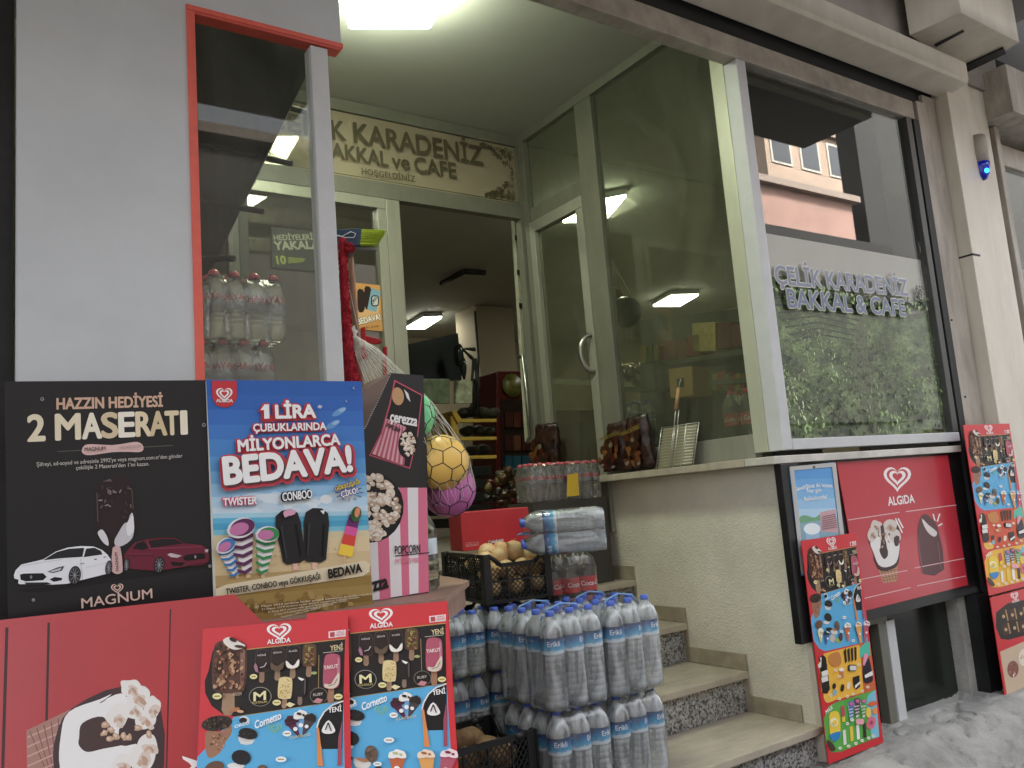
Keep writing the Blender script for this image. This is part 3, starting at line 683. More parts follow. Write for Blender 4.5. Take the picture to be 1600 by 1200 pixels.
        p.poly([(320, 1150), (420, 1165), (410, 1225), (335, 1225)], 'DCDAD8', 3, sm=2); p.blob(365, 1160, 45, 18, '3A3432', 4, 10, .2); p.ell(385, 1140, 65, 46, '211C1B', 5, 20); p.specks(385, 1140, 50, 34, 24, 7, ['3C3432', '15100F', '4A4240'], 6, 4); p.ell(360, 1025, 34, 28, 'EDEFF2', 4, 20); p.ell(352, 1030, 26, 24, '1E1A1A', 5)
        for x, y, w, h, tp, bd, ro in ((680, 1050, 90, 140, '4A1F33', '5A2342', -22), (740, 1010, 95, 150, 'F2EEE8', '6CA8D8', 0), (800, 1030, 80, 140, '2E241F', '4B4346', 20)): cone(p, x, y, w, h, tp, bd, ro, 4, '3A2522')
        p.heart(565, 1100, 46, '7FC4A8', 4, 1.05); price(p, 650, 1145, 24, 8, 'F2F2F2')
        p.f = m1; p.poly([(845, 1100), (860, 1040), (895, 970), (950, 915), (1022, 884), (1015, 1280), (880, 1280)], '151214', 3); p.line([(845, 1100), (860, 1040), (895, 970), (950, 915), (1022, 884)], 10, 'E9E4E0', 4)
        p.poly([(880, 1120), (925, 1040), (970, 1120), (950, 1150), (900, 1150)], 'F1EDEA', 6, sm=3); p.line([(905, 1120), (925, 1060), (945, 1130)], 8, '33201C', 7)
        p.poly([(1016, 1040), (1012, 1420), (985, 1420), (990, 1190)], 'A3485E', 5); p.poly([(845, 1100), (860, 1100), (890, 1420), (850, 1420)], 'E08A4A', 5)
        p.use('lettering'); p.text('Cornetto', (438, 1100), (612, 1020), 62, 'F5F8FA', 5, .02, .3); p.text('OREO', (302, 1094), (400, 1058), 24, 'F3F4F8', 7, .02); p.text('YENİ', (925, 980), (1012, 966), 42, 'F2EFEC', 5, .02); p.text('CLASSICO', (665, 1190), (805, 1165), 20, 'D9C79A', 5)
        p.use('ice_cream_picture'); p.f = r1
        cone(p, 255, 1060, 55, 110, 'E9E3C2', 'E8DFA8', -6, 5); cone(p, 322, 1080, 55, 110, '2A2224', '4A68A0', 4, 5); p.ell(330, 1035, 32, 16, '221C1C', 8); p.ell(245, 990, 34, 44, '6A4A38', 5, 20)
        p.ell(335, 920, 34, 44, '1E1B1B', 5, -25); p.ell(322, 970, 32, 18, 'E4E2E0', 4)
        p.ell(425, 1005, 24, 50, '6B5548', 5, -10); p.specks(425, 1005, 16, 38, 18, 5, ['8A7262', '4A382E'], 6, 6); p.poly([(365, 1035), (428, 1050), (420, 1090), (375, 1085)], 'DDD8D2', 4, sm=2); p.blob(396, 1042, 26, 10, 'B07A58', 5, 10, .3); p.ell(460, 1115, 20, 42, '4A3A2C', 5); p.ell(440, 1150, 30, 22, 'A9B95A', 4); p.ell(385, 1130, 26, 40, 'C9BDB2', 3)
        cone(p, 522, 1010, 62, 150, 'F5F1EC', 'C9683E', -4, 5, 'B9C08A'); price(p, 482, 920, 16, 8, 'F2F2F2'); price(p, 455, 1060, 13, 8, 'F2F2F2'); price(p, 570, 1150, 14, 8, 'F2F2F2')
        cone(p, 625, 1000, 60, 190, 'F0D9C0', 'E2A25A', -8, 6, 'B06A40'); cone(p, 705, 990, 60, 180, 'F3DCE0', 'B4566A', 4, 6, '7A2A3C')
        # yellow (or orange) bar section, green (or yellow) children's section
        yc, gc = ('F0B93C', '5DB04C') if variant == 0 else ('D6502E', 'F0B93C')
        p.f = r2
        p.poly([(150, 235), (455, 155), (490, 572), (185, 652), (130, 560), (105, 300)], yc, 2); p.poly([(455, 160), (540, 130), (590, 545), (492, 570)], 'CF6A3C' if variant == 0 else 'D9703A', 2)
        p.poly([(455, 190), (500, 140), (540, 132), (546, 250), (455, 270)], '4FBFA8', 3)
        p.poly([(105, 270), (140, 245), (165, 270), (200, 540), (175, 580), (135, 575)], '241D1C', 4); p.specks(150, 420, 24, 130, 30, 7, ['3D302C', '15100F', '5A4A44'], 6, 9); p.poly([(92, 330), (118, 300), (110, 270), (125, 265), (122, 350), (100, 360)], 'EDE3D6', 5)
        for i, y in enumerate((405, 455)): p.poly([(112, y-15), (165, y-35), (172, y+10), (118, y+28)], 'E3E0DC', 7)
        p.poly([(190, 250), (270, 220), (298, 300), (270, 345), (215, 340), (190, 300)], 'C8823E', 4, sm=3)
        for i in range(4): p.poly([(315+30*i, 215-12*i), (335+30*i, 185-2*i), (345+27*i, 300-6*i), (330+27*i, 320-6*i)], '241B18', 4)
        p.rr(350, 330, 422, 385, 14, '2B2726', 5); p.rr(358, 337, 414, 378, 10, 'D9D9D6', 6)
        p.poly([(275, 375), (312, 368), (318, 440), (288, 450)], 'C97A4A', 4); p.ell(295, 372, 22, 16, 'F1ECE4', 5)
        for x, y, c in ((235, 515, '241B18'), (305, 530, '2A1C16'), (358, 510, 'E9D9C0'), (240, 570, '7CB6C8')): p.ell(x, y, 16, 34 if x > 250 else 26, c, 4, 8)
        p.poly([(392, 440), (450, 420), (456, 520), (425, 545), (400, 520)], '221B1A', 4); p.poly([(408, 510), (455, 470), (457, 490), (412, 535)], 'E8E4DF', 5)
        p.poly([(480, 350), (525, 260), (565, 440), (550, 480), (500, 490), (482, 440)], '2A2230', 4, sm=3); p.poly([(478, 330), (485, 240), (510, 230), (522, 262), (490, 340)], 'E59AB4', 5); p.poly([(484, 420), (552, 380), (556, 420), (490, 445)], 'E9E6E2', 6)
        for x, y in ((235, 375), (268, 430), (195, 590), (268, 620), (335, 600), (385, 580), (462, 555), (432, 330), (508, 520)): price(p, x, y, 12, 7, 'F4E9D0')
        p.poly([(150, 590), (230, 580), (245, 630), (200, 655), (165, 650)], 'F2C24A', 3, sm=3)
        p.poly([(190, 690), (250, 655), (590, 547), (625, 950), (290, 1082), (215, 1085), (170, 1000), (150, 800)], gc, 2)
        p.poly([(510, 650), (530, 590), (592, 548), (622, 950), (560, 970)], '7CC3DC', 3)
        p.poly([(192, 780), (215, 735), (262, 732), (285, 790), (285, 930), (240, 985), (205, 960)], 'F2CF3C', 4, sm=3); p.poly([(198, 930), (283, 905), (278, 960), (240, 990), (208, 970)], '2F86C8', 5, sm=3); p.ell(232, 825, 36, 40, 'F8EDBE', 5); p.ell(232, 825, 18, 20, 'F2CF3C', 6)
        for i, (c, x, y) in enumerate((('4A86C4', 372, 665), ('5A2F52', 422, 640), ('4CA84E', 478, 640))):
            p.poly([(x-27, y), (x+27, y-6), (x+18, y+140), (x-2, y+145)], 'EFEDE8', 5); p.ell(x, y, 27, 24, c, 6); p.ell(x-2, y, 19, 16, 'C9709A', 7)
            for k in range(4): p.poly([(x-24+2*k, y+28+28*k), (x+26-2*k, y+22+26*k), (x+25-2*k, y+34+26*k), (x-22+2*k, y+42+28*k)], c, 6)
        p.rr(412, 795, 478, 842, 12, 'EFA8B8', 6); p.poly([(290, 690), (318, 680), (328, 760), (300, 790)], 'C8485A', 4); p.poly([(300, 780), (326, 775), (326, 820), (302, 825)], 'F2D23C', 5); p.ell(548, 830, 38, 56, 'E0708A', 5, 15); p.ell(545, 825, 12, 16, 'A84A62', 6); p.ell(525, 740, 22, 45, 'F0C84A', 5)
        p.ell(560, 665, 40, 20, 'E0683C', 5, -10); p.ell(580, 728, 22, 30, 'E89A4C', 5)
        for x, y, c in ((322, 960, 'E9E3DC'), (382, 930, 'F0CC4A'), (436, 915, 'F2F2EE'), (492, 900, '3C3432')): p.poly([(x-14, y-65), (x+10, y-72), (x+20, y+55), (x-6, y+62)], c, 4)
        p.poly([(178, 975), (225, 1010), (248, 1060), (215, 1075), (180, 1020)], '4A3A34', 4, sm=3)
        for x, y in ((335, 835), (375, 803), (273, 1045), (345, 1028), (407, 1005), (460, 980), (517, 958), (555, 940)): price(p, x, y, 13, 7, 'F4F4EE')
        p.use('lettering'); p.text('MAX', (158, 755), (215, 705), 34, 'F2F0EA', 5, .03)
    p.f = m1; p.use('heart_logo'); p.heart(594, 300, 78, 'F4EEEC', 3, 1.06, -5)
    p.use('lettering'); p.text('ALGiDA', (514, 408), (670, 393), 38, 'F4EEEC', 3, .025)
    p.poly([(921, 312), (1036, 298), (1034, 354), (922, 366)], 'EFDDDD', 2); p.poly([(930, 320), (962, 316), (962, 355), (932, 358)], 'B8404C', 3); p.text('YERLİ', (972, 328), (1026, 322), 13, 'C03444', 4); p.text('ÜRETİM', (972, 350), (1028, 343), 13, 'C03444', 4)
    p.finish(t)
    for k in ('heart_logo',): pass
G_MENU = 'ice cream price posters'
t = board_thing('menu_poster', 'ice cream price poster on the red board, overlapping its twin, fully framed in red', 'poster', F1, G_MENU, .016); menu(t)
T1 = t; SC = W1/.41; t.scale = (SC, SC, 1)
t = copy_tree(T1); t['label'] = 'ice cream price poster at the right end of the red board, under its twin'; M4 = F2.mat(.001); t.location = M4.to_translation(); t.rotation_euler = M4.to_euler()
t = copy_tree(T1); t['label'] = 'tall ice cream price poster leaning by the basement window beside the stairs'; M4 = FR.mat(0); t.location = M4.to_translation(); t.rotation_euler = M4.to_euler(); t.scale = (W2/.41, .99, 1)
FC = Frame(onY(1505, 664, -.112), (1, 0, 0), (0, 0, 1))
t = board_thing('menu_poster', 'ice cream price poster with an orange section stuck on the cream column', 'poster', FC, G_MENU); menu(t, 1); t.scale = (FC.uv(1577, 662)[0]/.41, abs(FC.uv(1545, 931)[1])/.945, 1)
FD = Frame(onY(1547, 934, -.112), (1, 0, 0), (0, 0, 1))
t = board_thing('menu_poster', 'lowest ice cream poster on the cream column, showing packs of bars', 'poster', FD, G_MENU); menu(t, 2); t.scale = (1.2, .96, 1)

# ------------------------------------------------------------------ red display board (leaning, its print turned on its side)
c5 = F1.m(K(0, 900, 4))
t = board_thing('display_board', 'large red ice cream advertising board leaning in front of the table, print on its side', 'sign', F1, lift=-.004)
low = -(F1.o.z-.005)/VUP.z; xr = F1.uv(700, 945)[0]
mb = M('red_display_board', P(180, 32, 40, .9), .4, var=.08, vs=2.5, coat=.05)
e0 = F1.uv(-60, 975); e1 = F1.uv(365, 928); e2 = F1.uv(410, 972); e3 = F1.uv(699, 941)
B().extr([(e0[0], low, -.010), (xr, low, -.010), (xr, e3[1]-.004, -.010), (e2[0], e2[1], -.010), (e1[0], e1[1], -.010), (e0[0], e0[1], -.010)], (0, 0, .010), mb).build('board', t, local=True)
p = Pr(c5); p.use('groove')
for a, b_, w in (((38, 320), (10, 1250), 20), ((300, 290), (278, 1250), 16), ((1062, 205), (1036, 1250), 9)): p.new('groove').line([a, b_], w, '3A1417', 1)
p.use('cone_picture')
p.poly([(160, 965), (440, 830), (330, 1100), (335, 1350), (165, 1350)], 'A5766C', 2)
for k in range(6): p.line([(165, 1010+60*k), (400, 905+60*k)], 9, 'C59A8C', 3); p.line([(180+45*k, 970-20*k), (330+10*k, 1330)], 7, '7E5048', 3)
p.poly([(440, 830), (760, 690), (1000, 830), (960, 1330), (400, 1350), (330, 1180), (345, 1000)], '3A2326', 3, sm=3)
p.poly([(425, 850), (620, 770), (720, 730), (790, 760), (800, 860), (740, 960), (760, 1060), (860, 1060), (760, 1250), (640, 1350), (450, 1350), (370, 1200), (375, 1000)], 'E6E2E2', 5, sm=4)
p.poly([(490, 1010), (510, 920), (640, 880), (720, 990), (800, 1000), (780, 1050), (640, 1080), (540, 1100), (490, 1060)], '3F2623', 6, sm=4)
p.poly([(650, 780), (760, 680), (820, 720), (720, 740), (620, 790)], '3F2623', 6, sm=3)
for x, y, rx, ry in ((815, 700, 62, 48), (860, 760, 60, 70), (945, 830, 48, 75), (900, 900, 60, 60), (730, 880, 60, 75), (830, 830, 50, 60), (920, 1060, 60, 70), (880, 1140, 70, 90), (760, 1180, 60, 60)):
    p.blob(x, y, rx*1.1, ry*1.1, 'E2DCD8', 6, 20); p.blob(x+14, y+18, rx*.7, ry*.5, 'D2C0B4', 7, 35, .4); p.blob(x+22, y+20, rx*.45, ry*.22, 'B8957F', 8, 50, .5); p.blob(x-8, y+22, rx*.3, ry*.16, 'C4A28C', 8, 120, .5)
for x, y in ((655, 930), (690, 960), (680, 1020), (720, 1000), (770, 1000), (860, 950), (800, 1010), (930, 990), (650, 980)): p.blob(x, y, 25, 19, 'BF9C80', 9, 40+x, .25); p.blob(x-4, y-4, 14, 8, 'D6BCA4', 10, 40+x, .3)
p.use('lettering')
for pts in ([(1135, 1125), (1240, 1160), (1240, 1178), (1160, 1245), (1150, 1230), (1195, 1190), (1180, 1170), (1140, 1145)],): p.poly(pts, 'F0EAEA', 3)
p.finish(t)

# ------------------------------------------------------------------ blue poster
YBL = -.15
FB = Frame(onY(322, 595, YBL), (1, 0, 0), (0, 0, 1)); cb = FB.m(K(300, 580, 3))
t = board_thing('ice_cream_poster', 'blue beach poster with large white outlined letters and striped ice creams', 'poster', FB)
q = [FB.uv(322, 595), FB.uv(565, 597), FB.uv(581, 941), FB.uv(336, 985)]
board(t, [q[3], q[2], q[1], q[0]], .005, M('poster_card', (.6, .58, .52), .6))
p = Pr(cb); p.use('beach_picture')
L_, R_ = lambda y: 66+(y-40)*.047, lambda y: 796+(y-48)*.046
bands = [(40, '2F63B4'), (110, '3468BA'), (180, '3B72C2'), (250, '437DC9'), (320, '4C8ACF'), (400, '5B9AD6'), (470, '74AEDF'), (530, '94C3E6'), (590, 'B5D5EC'), (640, 'C9DFEE'), (668, 'A7D3E6'), (690, '5FB4D6'), (715, '4CA5CC'), (745, '7FC3D8'), (770, 'D6C8A4'), (800, 'DCC9A0'), (880, 'D2BC90'), (960, 'B59A68'), (1010, '94793F'), (1060, '9F854C'), (1110, '7E6430'), (1150, '8F7440'), (1210, None)]
for (y0, c), (y1, _) in zip(bands, bands[1:]): p.poly([(L_(y0), y0), (R_(y0), y0+8 if y0 < 560 else y0-max(0, (y0-560)*.12)), (R_(y1), y1+8 if y1 < 560 else y1-max(0, (y1-560)*.12)), (L_(y1), y1)], c, 1)
rr_ = random.Random(5)
for _ in range(26): p.ell(rr_.uniform(180, 740), rr_.uniform(575, 650), rr_.uniform(20, 70), rr_.uniform(8, 22), rr_.choice(['D9E6EF', 'C4DAEA', 'E4EBEF']), 2, 0, 12)
for x, y in ((690, 190), (660, 250), (730, 480)): p.ell(x, y, 38, 14, '6FA2D8', 2, -30, 10); p.ell(x+12, y-8, 18, 9, '9CC2E6', 3, -20, 9)
p.specks(450, 850, 330, 60, 120, 5, ['C4AC7C', 'E3D3AE', 'CDB78A'], 2, 8); p.specks(480, 1090, 300, 45, 50, 22, ['8A6F3A', 'A98E55', '6F5728'], 2, 9)
p.poly([(92, 45), (208, 46), (210, 125), (190, 160), (152, 172), (112, 160), (94, 125)], 'C8353F', 3)
p.use('heart_logo'); p.heart(150, 108, 38, 'F3EEEE', 4, 1.02)
p.use('lettering'); p.text('ALGiDA', (112, 146), (190, 146), 15, 'F3EEEE', 4, .03)
def puff(s, p0, p1, h, off=.035, ow=.13, arc=0, c='FBFAFA'): p.text(s, p0, p1, h, c, 5, off, 0, 'C6404E', ow, arc)
p.line([(320, 225), (560, 215)], 30, 'C6404E', 4); p.line([(230, 375), (680, 330)], 26, 'C6404E', 4); p.line([(290, 280), (610, 270)], 24, 'C6404E', 4)
puff('LİRA', (388, 222), (572, 218), 58, .045, .14); p.poly([(306, 190), (330, 150), (362, 150), (366, 232), (322, 234), (320, 196)], 'C6404E', 5); p.poly([(314, 186), (334, 158), (354, 158), (357, 224), (332, 226), (331, 184)], 'FBFAFA', 6); puff('ÇUBUKLARINDA', (282, 285), (622, 276), 34, .03, .12); puff('MİLYONLARCA', (212, 378), (686, 345), 50, .04, .13)
p.text('BEDAVA!', (156, 538), (744, 474), 116, '5A3A40', 6, .05, 0, 'C6404E', .14); p.text('BEDAVA!', (148, 530), (738, 466), 116, 'FBFAFA', 8, .045)
p.text('*', (582, 190), (602, 188), 26, 'F0E4E6', 6)
p.text('TWISTER', (140, 632), (296, 622), 34, 'F4F1F4', 5, .03, 0, 'D0557E', .11); p.text('CONBOO', (418, 610), (555, 594), 38, 'F4F4F4', 5, .02, 0, '2B2B33', .10)
p.text('GÖKKUŞAĞI', (662, 562), (776, 528), 18, 'E8D24A', 6, .03, 0, '5A3F92', .12); p.text('ÇİKO!', (690, 592), (768, 570), 24, 'F1F1F1', 6, .03, 0, '5A3F92', .12)
for k in range(12): a = k*math.pi/6; p.line([(735+48*math.cos(a), 568+30*math.sin(a)), (735+66*math.cos(a), 568+42*math.sin(a))], 3, '4A3F6A', 3)
p.use('ice_cream_picture')
def twist(x, y, w, h, col, ro):
    a = math.radians(ro); T = lambda u, v: (x+u*math.cos(a)-v*math.sin(a), y+u*math.sin(a)+v*math.cos(a))
    p.poly([T(-w*.5, 0), T(w*.5, -h*.02), T(w*.26, h), T(-w*.02, h*1.0)], 'ECEAEC', 4)
    for k in range(5):
        f0 = (.16+.18*k); w0 = w*(.5-.26*f0)
        p.poly([T(-w0, h*f0), T(0, h*(f0+.055)), T(w0, h*(f0-.03)), T(w0*.98, h*(f0+.055)), T(0, h*(f0+.135)), T(-w0*.9, h*(f0+.075))], col, 5)
    p.ell(*T(0, 0), w*.52, w*.36, 'EDEBED', 6, ro-12); p.ell(*T(w*.05, -w*.02), w*.46, w*.30, col, 7, ro-12); p.ell(*T(-w*.08, w*.03), w*.36, w*.22, 'C678A8', 8, ro-12)
    p.poly([T(w*.04, h), T(w*.2, h), T(w*.22, h*1.1), T(w*.06, h*1.1)], 'D9B88A', 3)
twist(150, 818, 92, 150, '3A78B4', -18); twist(345, 765, 105, 185, '3A8A50', 8); twist(222, 735, 128, 215, '5E2F58', -6)
for x0, dx, cx, cy, ro in ((0, 0, 458, 775, -9), (0, 0, 578, 768, 3)):
    a = math.radians(ro); T = lambda u, v: (cx+u*math.cos(a)-v*math.sin(a), cy+u*math.sin(a)+v*math.cos(a))
    p.poly([T(-10, 110), T(14, 110), T(16, 160), T(-8, 160)], 'E3B9A8', 3)
    p.poly([T(-60, -60), T(-52, -105), T(-20, -126), T(22, -126), T(52, -105), T(60, -60), T(55, 112), T(30, 128), T(-36, 128), T(-52, 112)], '232326', 4); p.poly([T(-42, -50), T(-30, -60), T(-30, 100), T(-40, 100)], '333338', 5); p.poly([T(34, -60), T(44, -50), T(42, 95), T(34, 100)], '18181A', 5)
p.poly([(418, 660), (445, 650), (475, 655), (470, 672), (440, 680), (425, 686)], 'D9A0B8', 7, sm=2); p.poly([(590, 655), (612, 652), (606, 672)], 'E8E8EA', 7)
T = lambda u, v: (738+u+ -.24*v, 770+v+.22*u)
for v0, v1, c in ((-95, -40, '6A2F6E'), (-40, -2, 'D958A0'), (-2, 45, 'D9453C'), (45, 95, 'F0CB3C')): w0, w1 = 24+9*(v0+95)/190, 24+9*(v1+95)/190; p.poly([T(-w0, v0), T(w0, v0), T(w1, v1), T(-w1, v1)], c, 4)
p.ell(*T(2, -100), 24, 36, '3A6A3C', 5, 12); p.ell(*T(0, -108), 12, 24, 'E58A6A', 6, 12); p.poly([T(-6, 95), T(8, 95), T(8, 125), T(-6, 125)], 'D9B88A', 3)
p.use('lettering')
p.poly([(112, 1018), (160, 1000), (810, 888), (832, 905), (830, 940), (800, 960), (120, 1060), (108, 1045)], 'E0D3B4', 3)
p.text('TWISTER, CONBOO veya GÖKKUŞAĞI', (155, 1046), (596, 974), 26, '1E1A18', 4, .018); p.text('BEDAVA', (636, 970), (790, 940), 40, '1A1614', 4, .04)
for k in range(5): p.text('31 Mayıs 2019 tarihine kadar geçerli kampanya koşulları katılım' if k < 4 else 'Türkiye nüfusu için üretildi', (290+30*k, 1108+12*k), (836-60*k, 1046+16*k), 8, 'E9DFC8', 4, 0)
p.use('grommet')
for x, y in ((722, 142), (756, 80)): p.ell(x, y, 6, 6, '8FA6C8', 4, 0, 10); p.ell(x, y, 3, 3, '2C3A55', 5, 0, 8)
p.finish(t)

# ------------------------------------------------------------------ black poster
yw = math.radians(98.8)
FK = Frame(onY(322, 760, YBL+.012), (math.sin(yw), math.cos(yw), 0), (0, 0, 1)); ck, ck2 = FK.m(K(0, 580, 4)), FK.m(K(0, 820, 4.444))
t = board_thing('prize_poster', 'black poster with gold headline, a chocolate ice cream and two cars', 'poster', FK)
q = [FK.uv(7, 596), FK.uv(322, 594), FK.uv(337, 985), FK.uv(13, 1010)]
board(t, [q[3], q[2], q[1], q[0]], .005, M('black_poster_card', (.014, .014, .016), .33, spec=.4))
p = Pr(ck); p.use('lettering')
p.text('HAZZIN HEDİYESİ', (356, 238), (1016, 220), 66, 'D8B49C', 2, .03)
ch = '2 MASERATI'; xs = [(178, 278), None, (352, 500), (520, 632), (640, 735), (748, 840), (855, 945), (942, 1040), (1038, 1115), (1135, 1168)]
for i, c in enumerate(ch):
    if c == ' ': continue
    x0, x1 = xs[i]; yb = lambda x: 436-(x-178)*.046
    p.text(c, (x0, yb(x0)), (x1, yb(x1)), 158-(x0-178)*.018, ('E6DCC0', '', 'E8DCC0', 'EFE7D3', 'D9C6A4', 'F2EBDC', 'E6D6B4', 'D8C29C', 'E2D2B0', 'EFE6D0')[i], 2, .03)
p.text('Şifreyi, ad-soyad ve adresinle 2992\'ye veya magnum.com.tr\'den gönder', (230, 596), (1140, 540), 24, 'C9C4BE', 2, .006); p.text('çekilişle 2 Maserati\'den 1\'ini kazan.', (476, 616), (932, 590), 24, 'C9C4BE', 2, .006)
p.poly([(512, 490), (530, 462), (580, 456), (700, 462), (800, 448), (860, 442), (892, 462), (896, 490), (870, 506), (800, 504), (700, 506), (590, 522), (540, 524), (515, 510)], 'DDB9B6', 2, sm=2)
p.text('MAGNUM', (530, 502), (660, 494), 24, '3A2A28', 3, .01); p.text('NEWKOOM', (748, 488), (880, 478), 18, '9A8A8C', 3, 0); p.line([(360, 502), (505, 494)], 3, '77706A', 2); p.line([(900, 474), (1080, 464)], 3, '77706A', 2)
p.f = ck2; p.text('MAGNUM', (568, 578), (1058, 506), 66, 'DCBDB2', 2, .012)
p.use('heart_logo'); p.heart(815, 440, 40, 'DCBDB2', 2, 1.1, -6)
p.use('ice_cream_picture'); p.f = ck
p.poly([(605, 720), (640, 685), (690, 665), (715, 650), (745, 665), (780, 655), (815, 700), (835, 780), (838, 980), (825, 1040), (780, 1085), (730, 1100), (680, 1092), (630, 1060), (608, 1010), (598, 820)], '2E2124', 2, sm=3)
p.poly([(830, 890), (838, 980), (825, 1045), (775, 1086), (728, 1096), (715, 1060), (740, 1010), (770, 960), (790, 945), (800, 945), (812, 900)], 'C9C6CC', 4, sm=3); p.poly([(612, 1005), (640, 990), (672, 1040), (678, 1090), (645, 1070), (618, 1030)], 'DAD7DC', 4, sm=3)
p.poly([(790, 960), (828, 900), (836, 940), (836, 1000), (800, 1030)], 'E4E2E6', 5, sm=3)
p.poly([(640, 690), (690, 672), (725, 730), (700, 690)], '6A5A5C', 4); p.line([(606, 760), (612, 940)], 8, '5A4B50', 4); p.line([(825, 740), (832, 860)], 7, '54484C', 4)
rr_ = random.Random(4)
for _ in range(26): x, y, a = rr_.uniform(625, 815), rr_.uniform(710, 920), rr_.uniform(0, 3.14); p.line([(x, y), (x+24*math.cos(a), y+24*math.sin(a))], 9, rr_.choice(['8A7C7C', '6B5B58', '47383A', '9A8E8C']), 5)
p.f = ck2; p.poly([(782, 160), (836, 158), (852, 300), (845, 330), (815, 342), (785, 330), (776, 300)], 'D2AFAE', 4, sm=2); p.use('lettering'); p.text('MAGNUM', (826, 318), (815, 190), 18, '4A3432', 5, .01)
p.use('car_picture')
def wheel(x, y, rx, ry, L=6):
    p.ell(x, y, rx, ry, '1C1C20', L, 8); p.ell(x, y, rx*.84, ry*.84, '5C5C62', L+1, 8); p.ell(x, y, rx*.76, ry*.76, '26262A', L+2, 8)
    for k in range(10): a = k*math.pi/5; p.line([(x, y), (x+rx*.76*math.cos(a), y+ry*.76*math.sin(a))], 4, '8A8A90', L+3)
    p.ell(x, y, rx*.16, ry*.14, '9A9AA0', L+4)
p.poly([(60, 460), (440, 420), (780, 340), (1470, 280), (1480, 300), (900, 380), (300, 470)], '1B1B1E', 1)
p.poly([(98, 350), (110, 315), (150, 275), (300, 240), (390, 185), (470, 158), (560, 147), (650, 150), (710, 175), (745, 205), (770, 240), (772, 300), (740, 340), (560, 385), (470, 408), (360, 415), (220, 410), (140, 412), (105, 395)], 'E9EAF0', 3)
p.poly([(300, 246), (395, 188), (480, 166), (585, 160), (572, 222), (420, 232)], '26272C', 4); p.poly([(582, 224), (600, 165), (655, 158), (700, 180), (712, 205)], '26272C', 4); p.line([(592, 160), (578, 228)], 8, 'E9EAF0', 5); p.line([(560, 230), (575, 380)], 3, 'BFC1CA', 4)
p.poly([(140, 345), (165, 338), (300, 335), (325, 360), (300, 384), (180, 392), (145, 380)], '1C1C20', 4); p.poly([(330, 325), (400, 295), (448, 285), (430, 318), (370, 334)], '33343A', 4); p.poly([(345, 322), (430, 296), (420, 314), (370, 328)], 'C8CAD2', 5); p.poly([(345, 378), (380, 362), (432, 368), (430, 384), (375, 395)], '1C1C20', 4); p.poly([(100, 372), (130, 380), (128, 408), (106, 400)], '1C1C20', 4); p.poly([(170, 400), (330, 398), (360, 412), (190, 416)], '2A2A2E', 4)
p.ell(218, 362, 8, 12, '8A8A90', 6); p.line([(150, 285), (280, 262), (430, 240)], 4, 'C5C7D0', 4); p.line([(590, 300), (740, 262)], 3, 'C9CBD4', 4); p.line([(655, 240), (672, 237)], 7, '55565C', 5); p.line([(720, 225), (735, 222)], 6, '55565C', 5); p.line([(556, 270), (586, 266)], 5, '77787E', 5)
wheel(520, 350, 42, 66); wheel(755, 298, 24, 52)
p.poly([(862, 210), (880, 180), (935, 125), (1020, 100), (1120, 90), (1220, 92), (1275, 128), (1400, 140), (1440, 170), (1450, 220), (1445, 262), (1400, 280), (1270, 290), (1150, 312), (1070, 318), (905, 305), (865, 270)], '6E2438', 3)
p.poly([(920, 165), (950, 128), (1000, 112), (1030, 160), (990, 175)], '1E191D', 4); p.poly([(1030, 112), (1120, 98), (1215, 98), (1270, 130), (1120, 150), (1050, 160)], '221B20', 4); p.poly([(1270, 225), (1290, 208), (1400, 195), (1425, 205), (1420, 235), (1300, 250), (1275, 245)], '1A1518', 4); p.poly([(1160, 205), (1185, 196), (1262, 214), (1230, 228), (1185, 224)], 'C9B8BE', 5); p.poly([(1420, 172), (1445, 168), (1442, 190), (1425, 190)], 'C9B8BE', 5)
p.poly([(1180, 255), (1290, 262), (1260, 285), (1200, 285)], '1E1418', 4); p.line([(1040, 165), (1200, 160), (1400, 150)], 5, '8F4458', 4); p.line([(900, 205), (1050, 200)], 4, '8A3C50', 4); p.ell(1355, 222, 7, 12, '9A8A90', 6); p.line([(1020, 105), (1040, 165)], 7, '8A3C50', 5); p.line([(870, 215), (1060, 212), (1075, 240)], 4, '4A1526', 4)
wheel(1105, 278, 36, 58); wheel(878, 278, 20, 48); p.line([(1290, 285), (1440, 262), (1452, 235)], 7, '4A1A28', 5)
p.use('grommet'); p.f = ck
for x, y in ((264, 174), (1274, 336)): p.ell(x, y, 12, 12, '9A9A9E', 2, 0, 12); p.ell(x, y, 6, 6, '101012', 3, 0, 9)
p.f = ck2
for x, y in ((1458, 287), (232, 522)): p.ell(x, y, 11, 11, 'A8A8AC', 2, 0, 12); p.ell(x, y, 5, 5, '101012', 3, 0, 9)
p.finish(t)

# ------------------------------------------------------------------ red panel and blue framed poster under the window
FP = Frame(onY(1307, 722, -.018), (1, 0, 0), (0, 0, 1)); cp = FP.m(K(1200, 650, 4))
t = board_thing('ice_cream_sign', 'red ice cream panel with heart logo, cone and bar under the tea-field window', 'sign', FP)
q = [FP.uv(1307, 722), FP.uv(1481, 711), FP.uv(1513, 914), FP.uv(1349, 955)]
board(t, [q[3], q[2], q[1], q[0]], .006, M('red_vinyl_panel', P(196, 52, 66, .92), .3, var=.06, vs=3, coat=.2))
p = Pr(cp); p.use('heart_logo'); p.heart(808, 385, 88, 'F3ECEC', 3, .98)
p.use('lettering'); p.text('ALGiDA', (752, 560), (916, 540), 50, 'F1EAEA', 3, .03)
p.use('groove')
for a, b_ in (((500, 650), (820, 602)), ((860, 598), (1175, 556)), ((585, 1020), (870, 965)), ((915, 950), (1225, 890)), ((600, 1140), (890, 1072)), ((930, 1062), (1235, 1000))): p.new('groove').line([a, b_], 6, 'E2B4B8', 4)
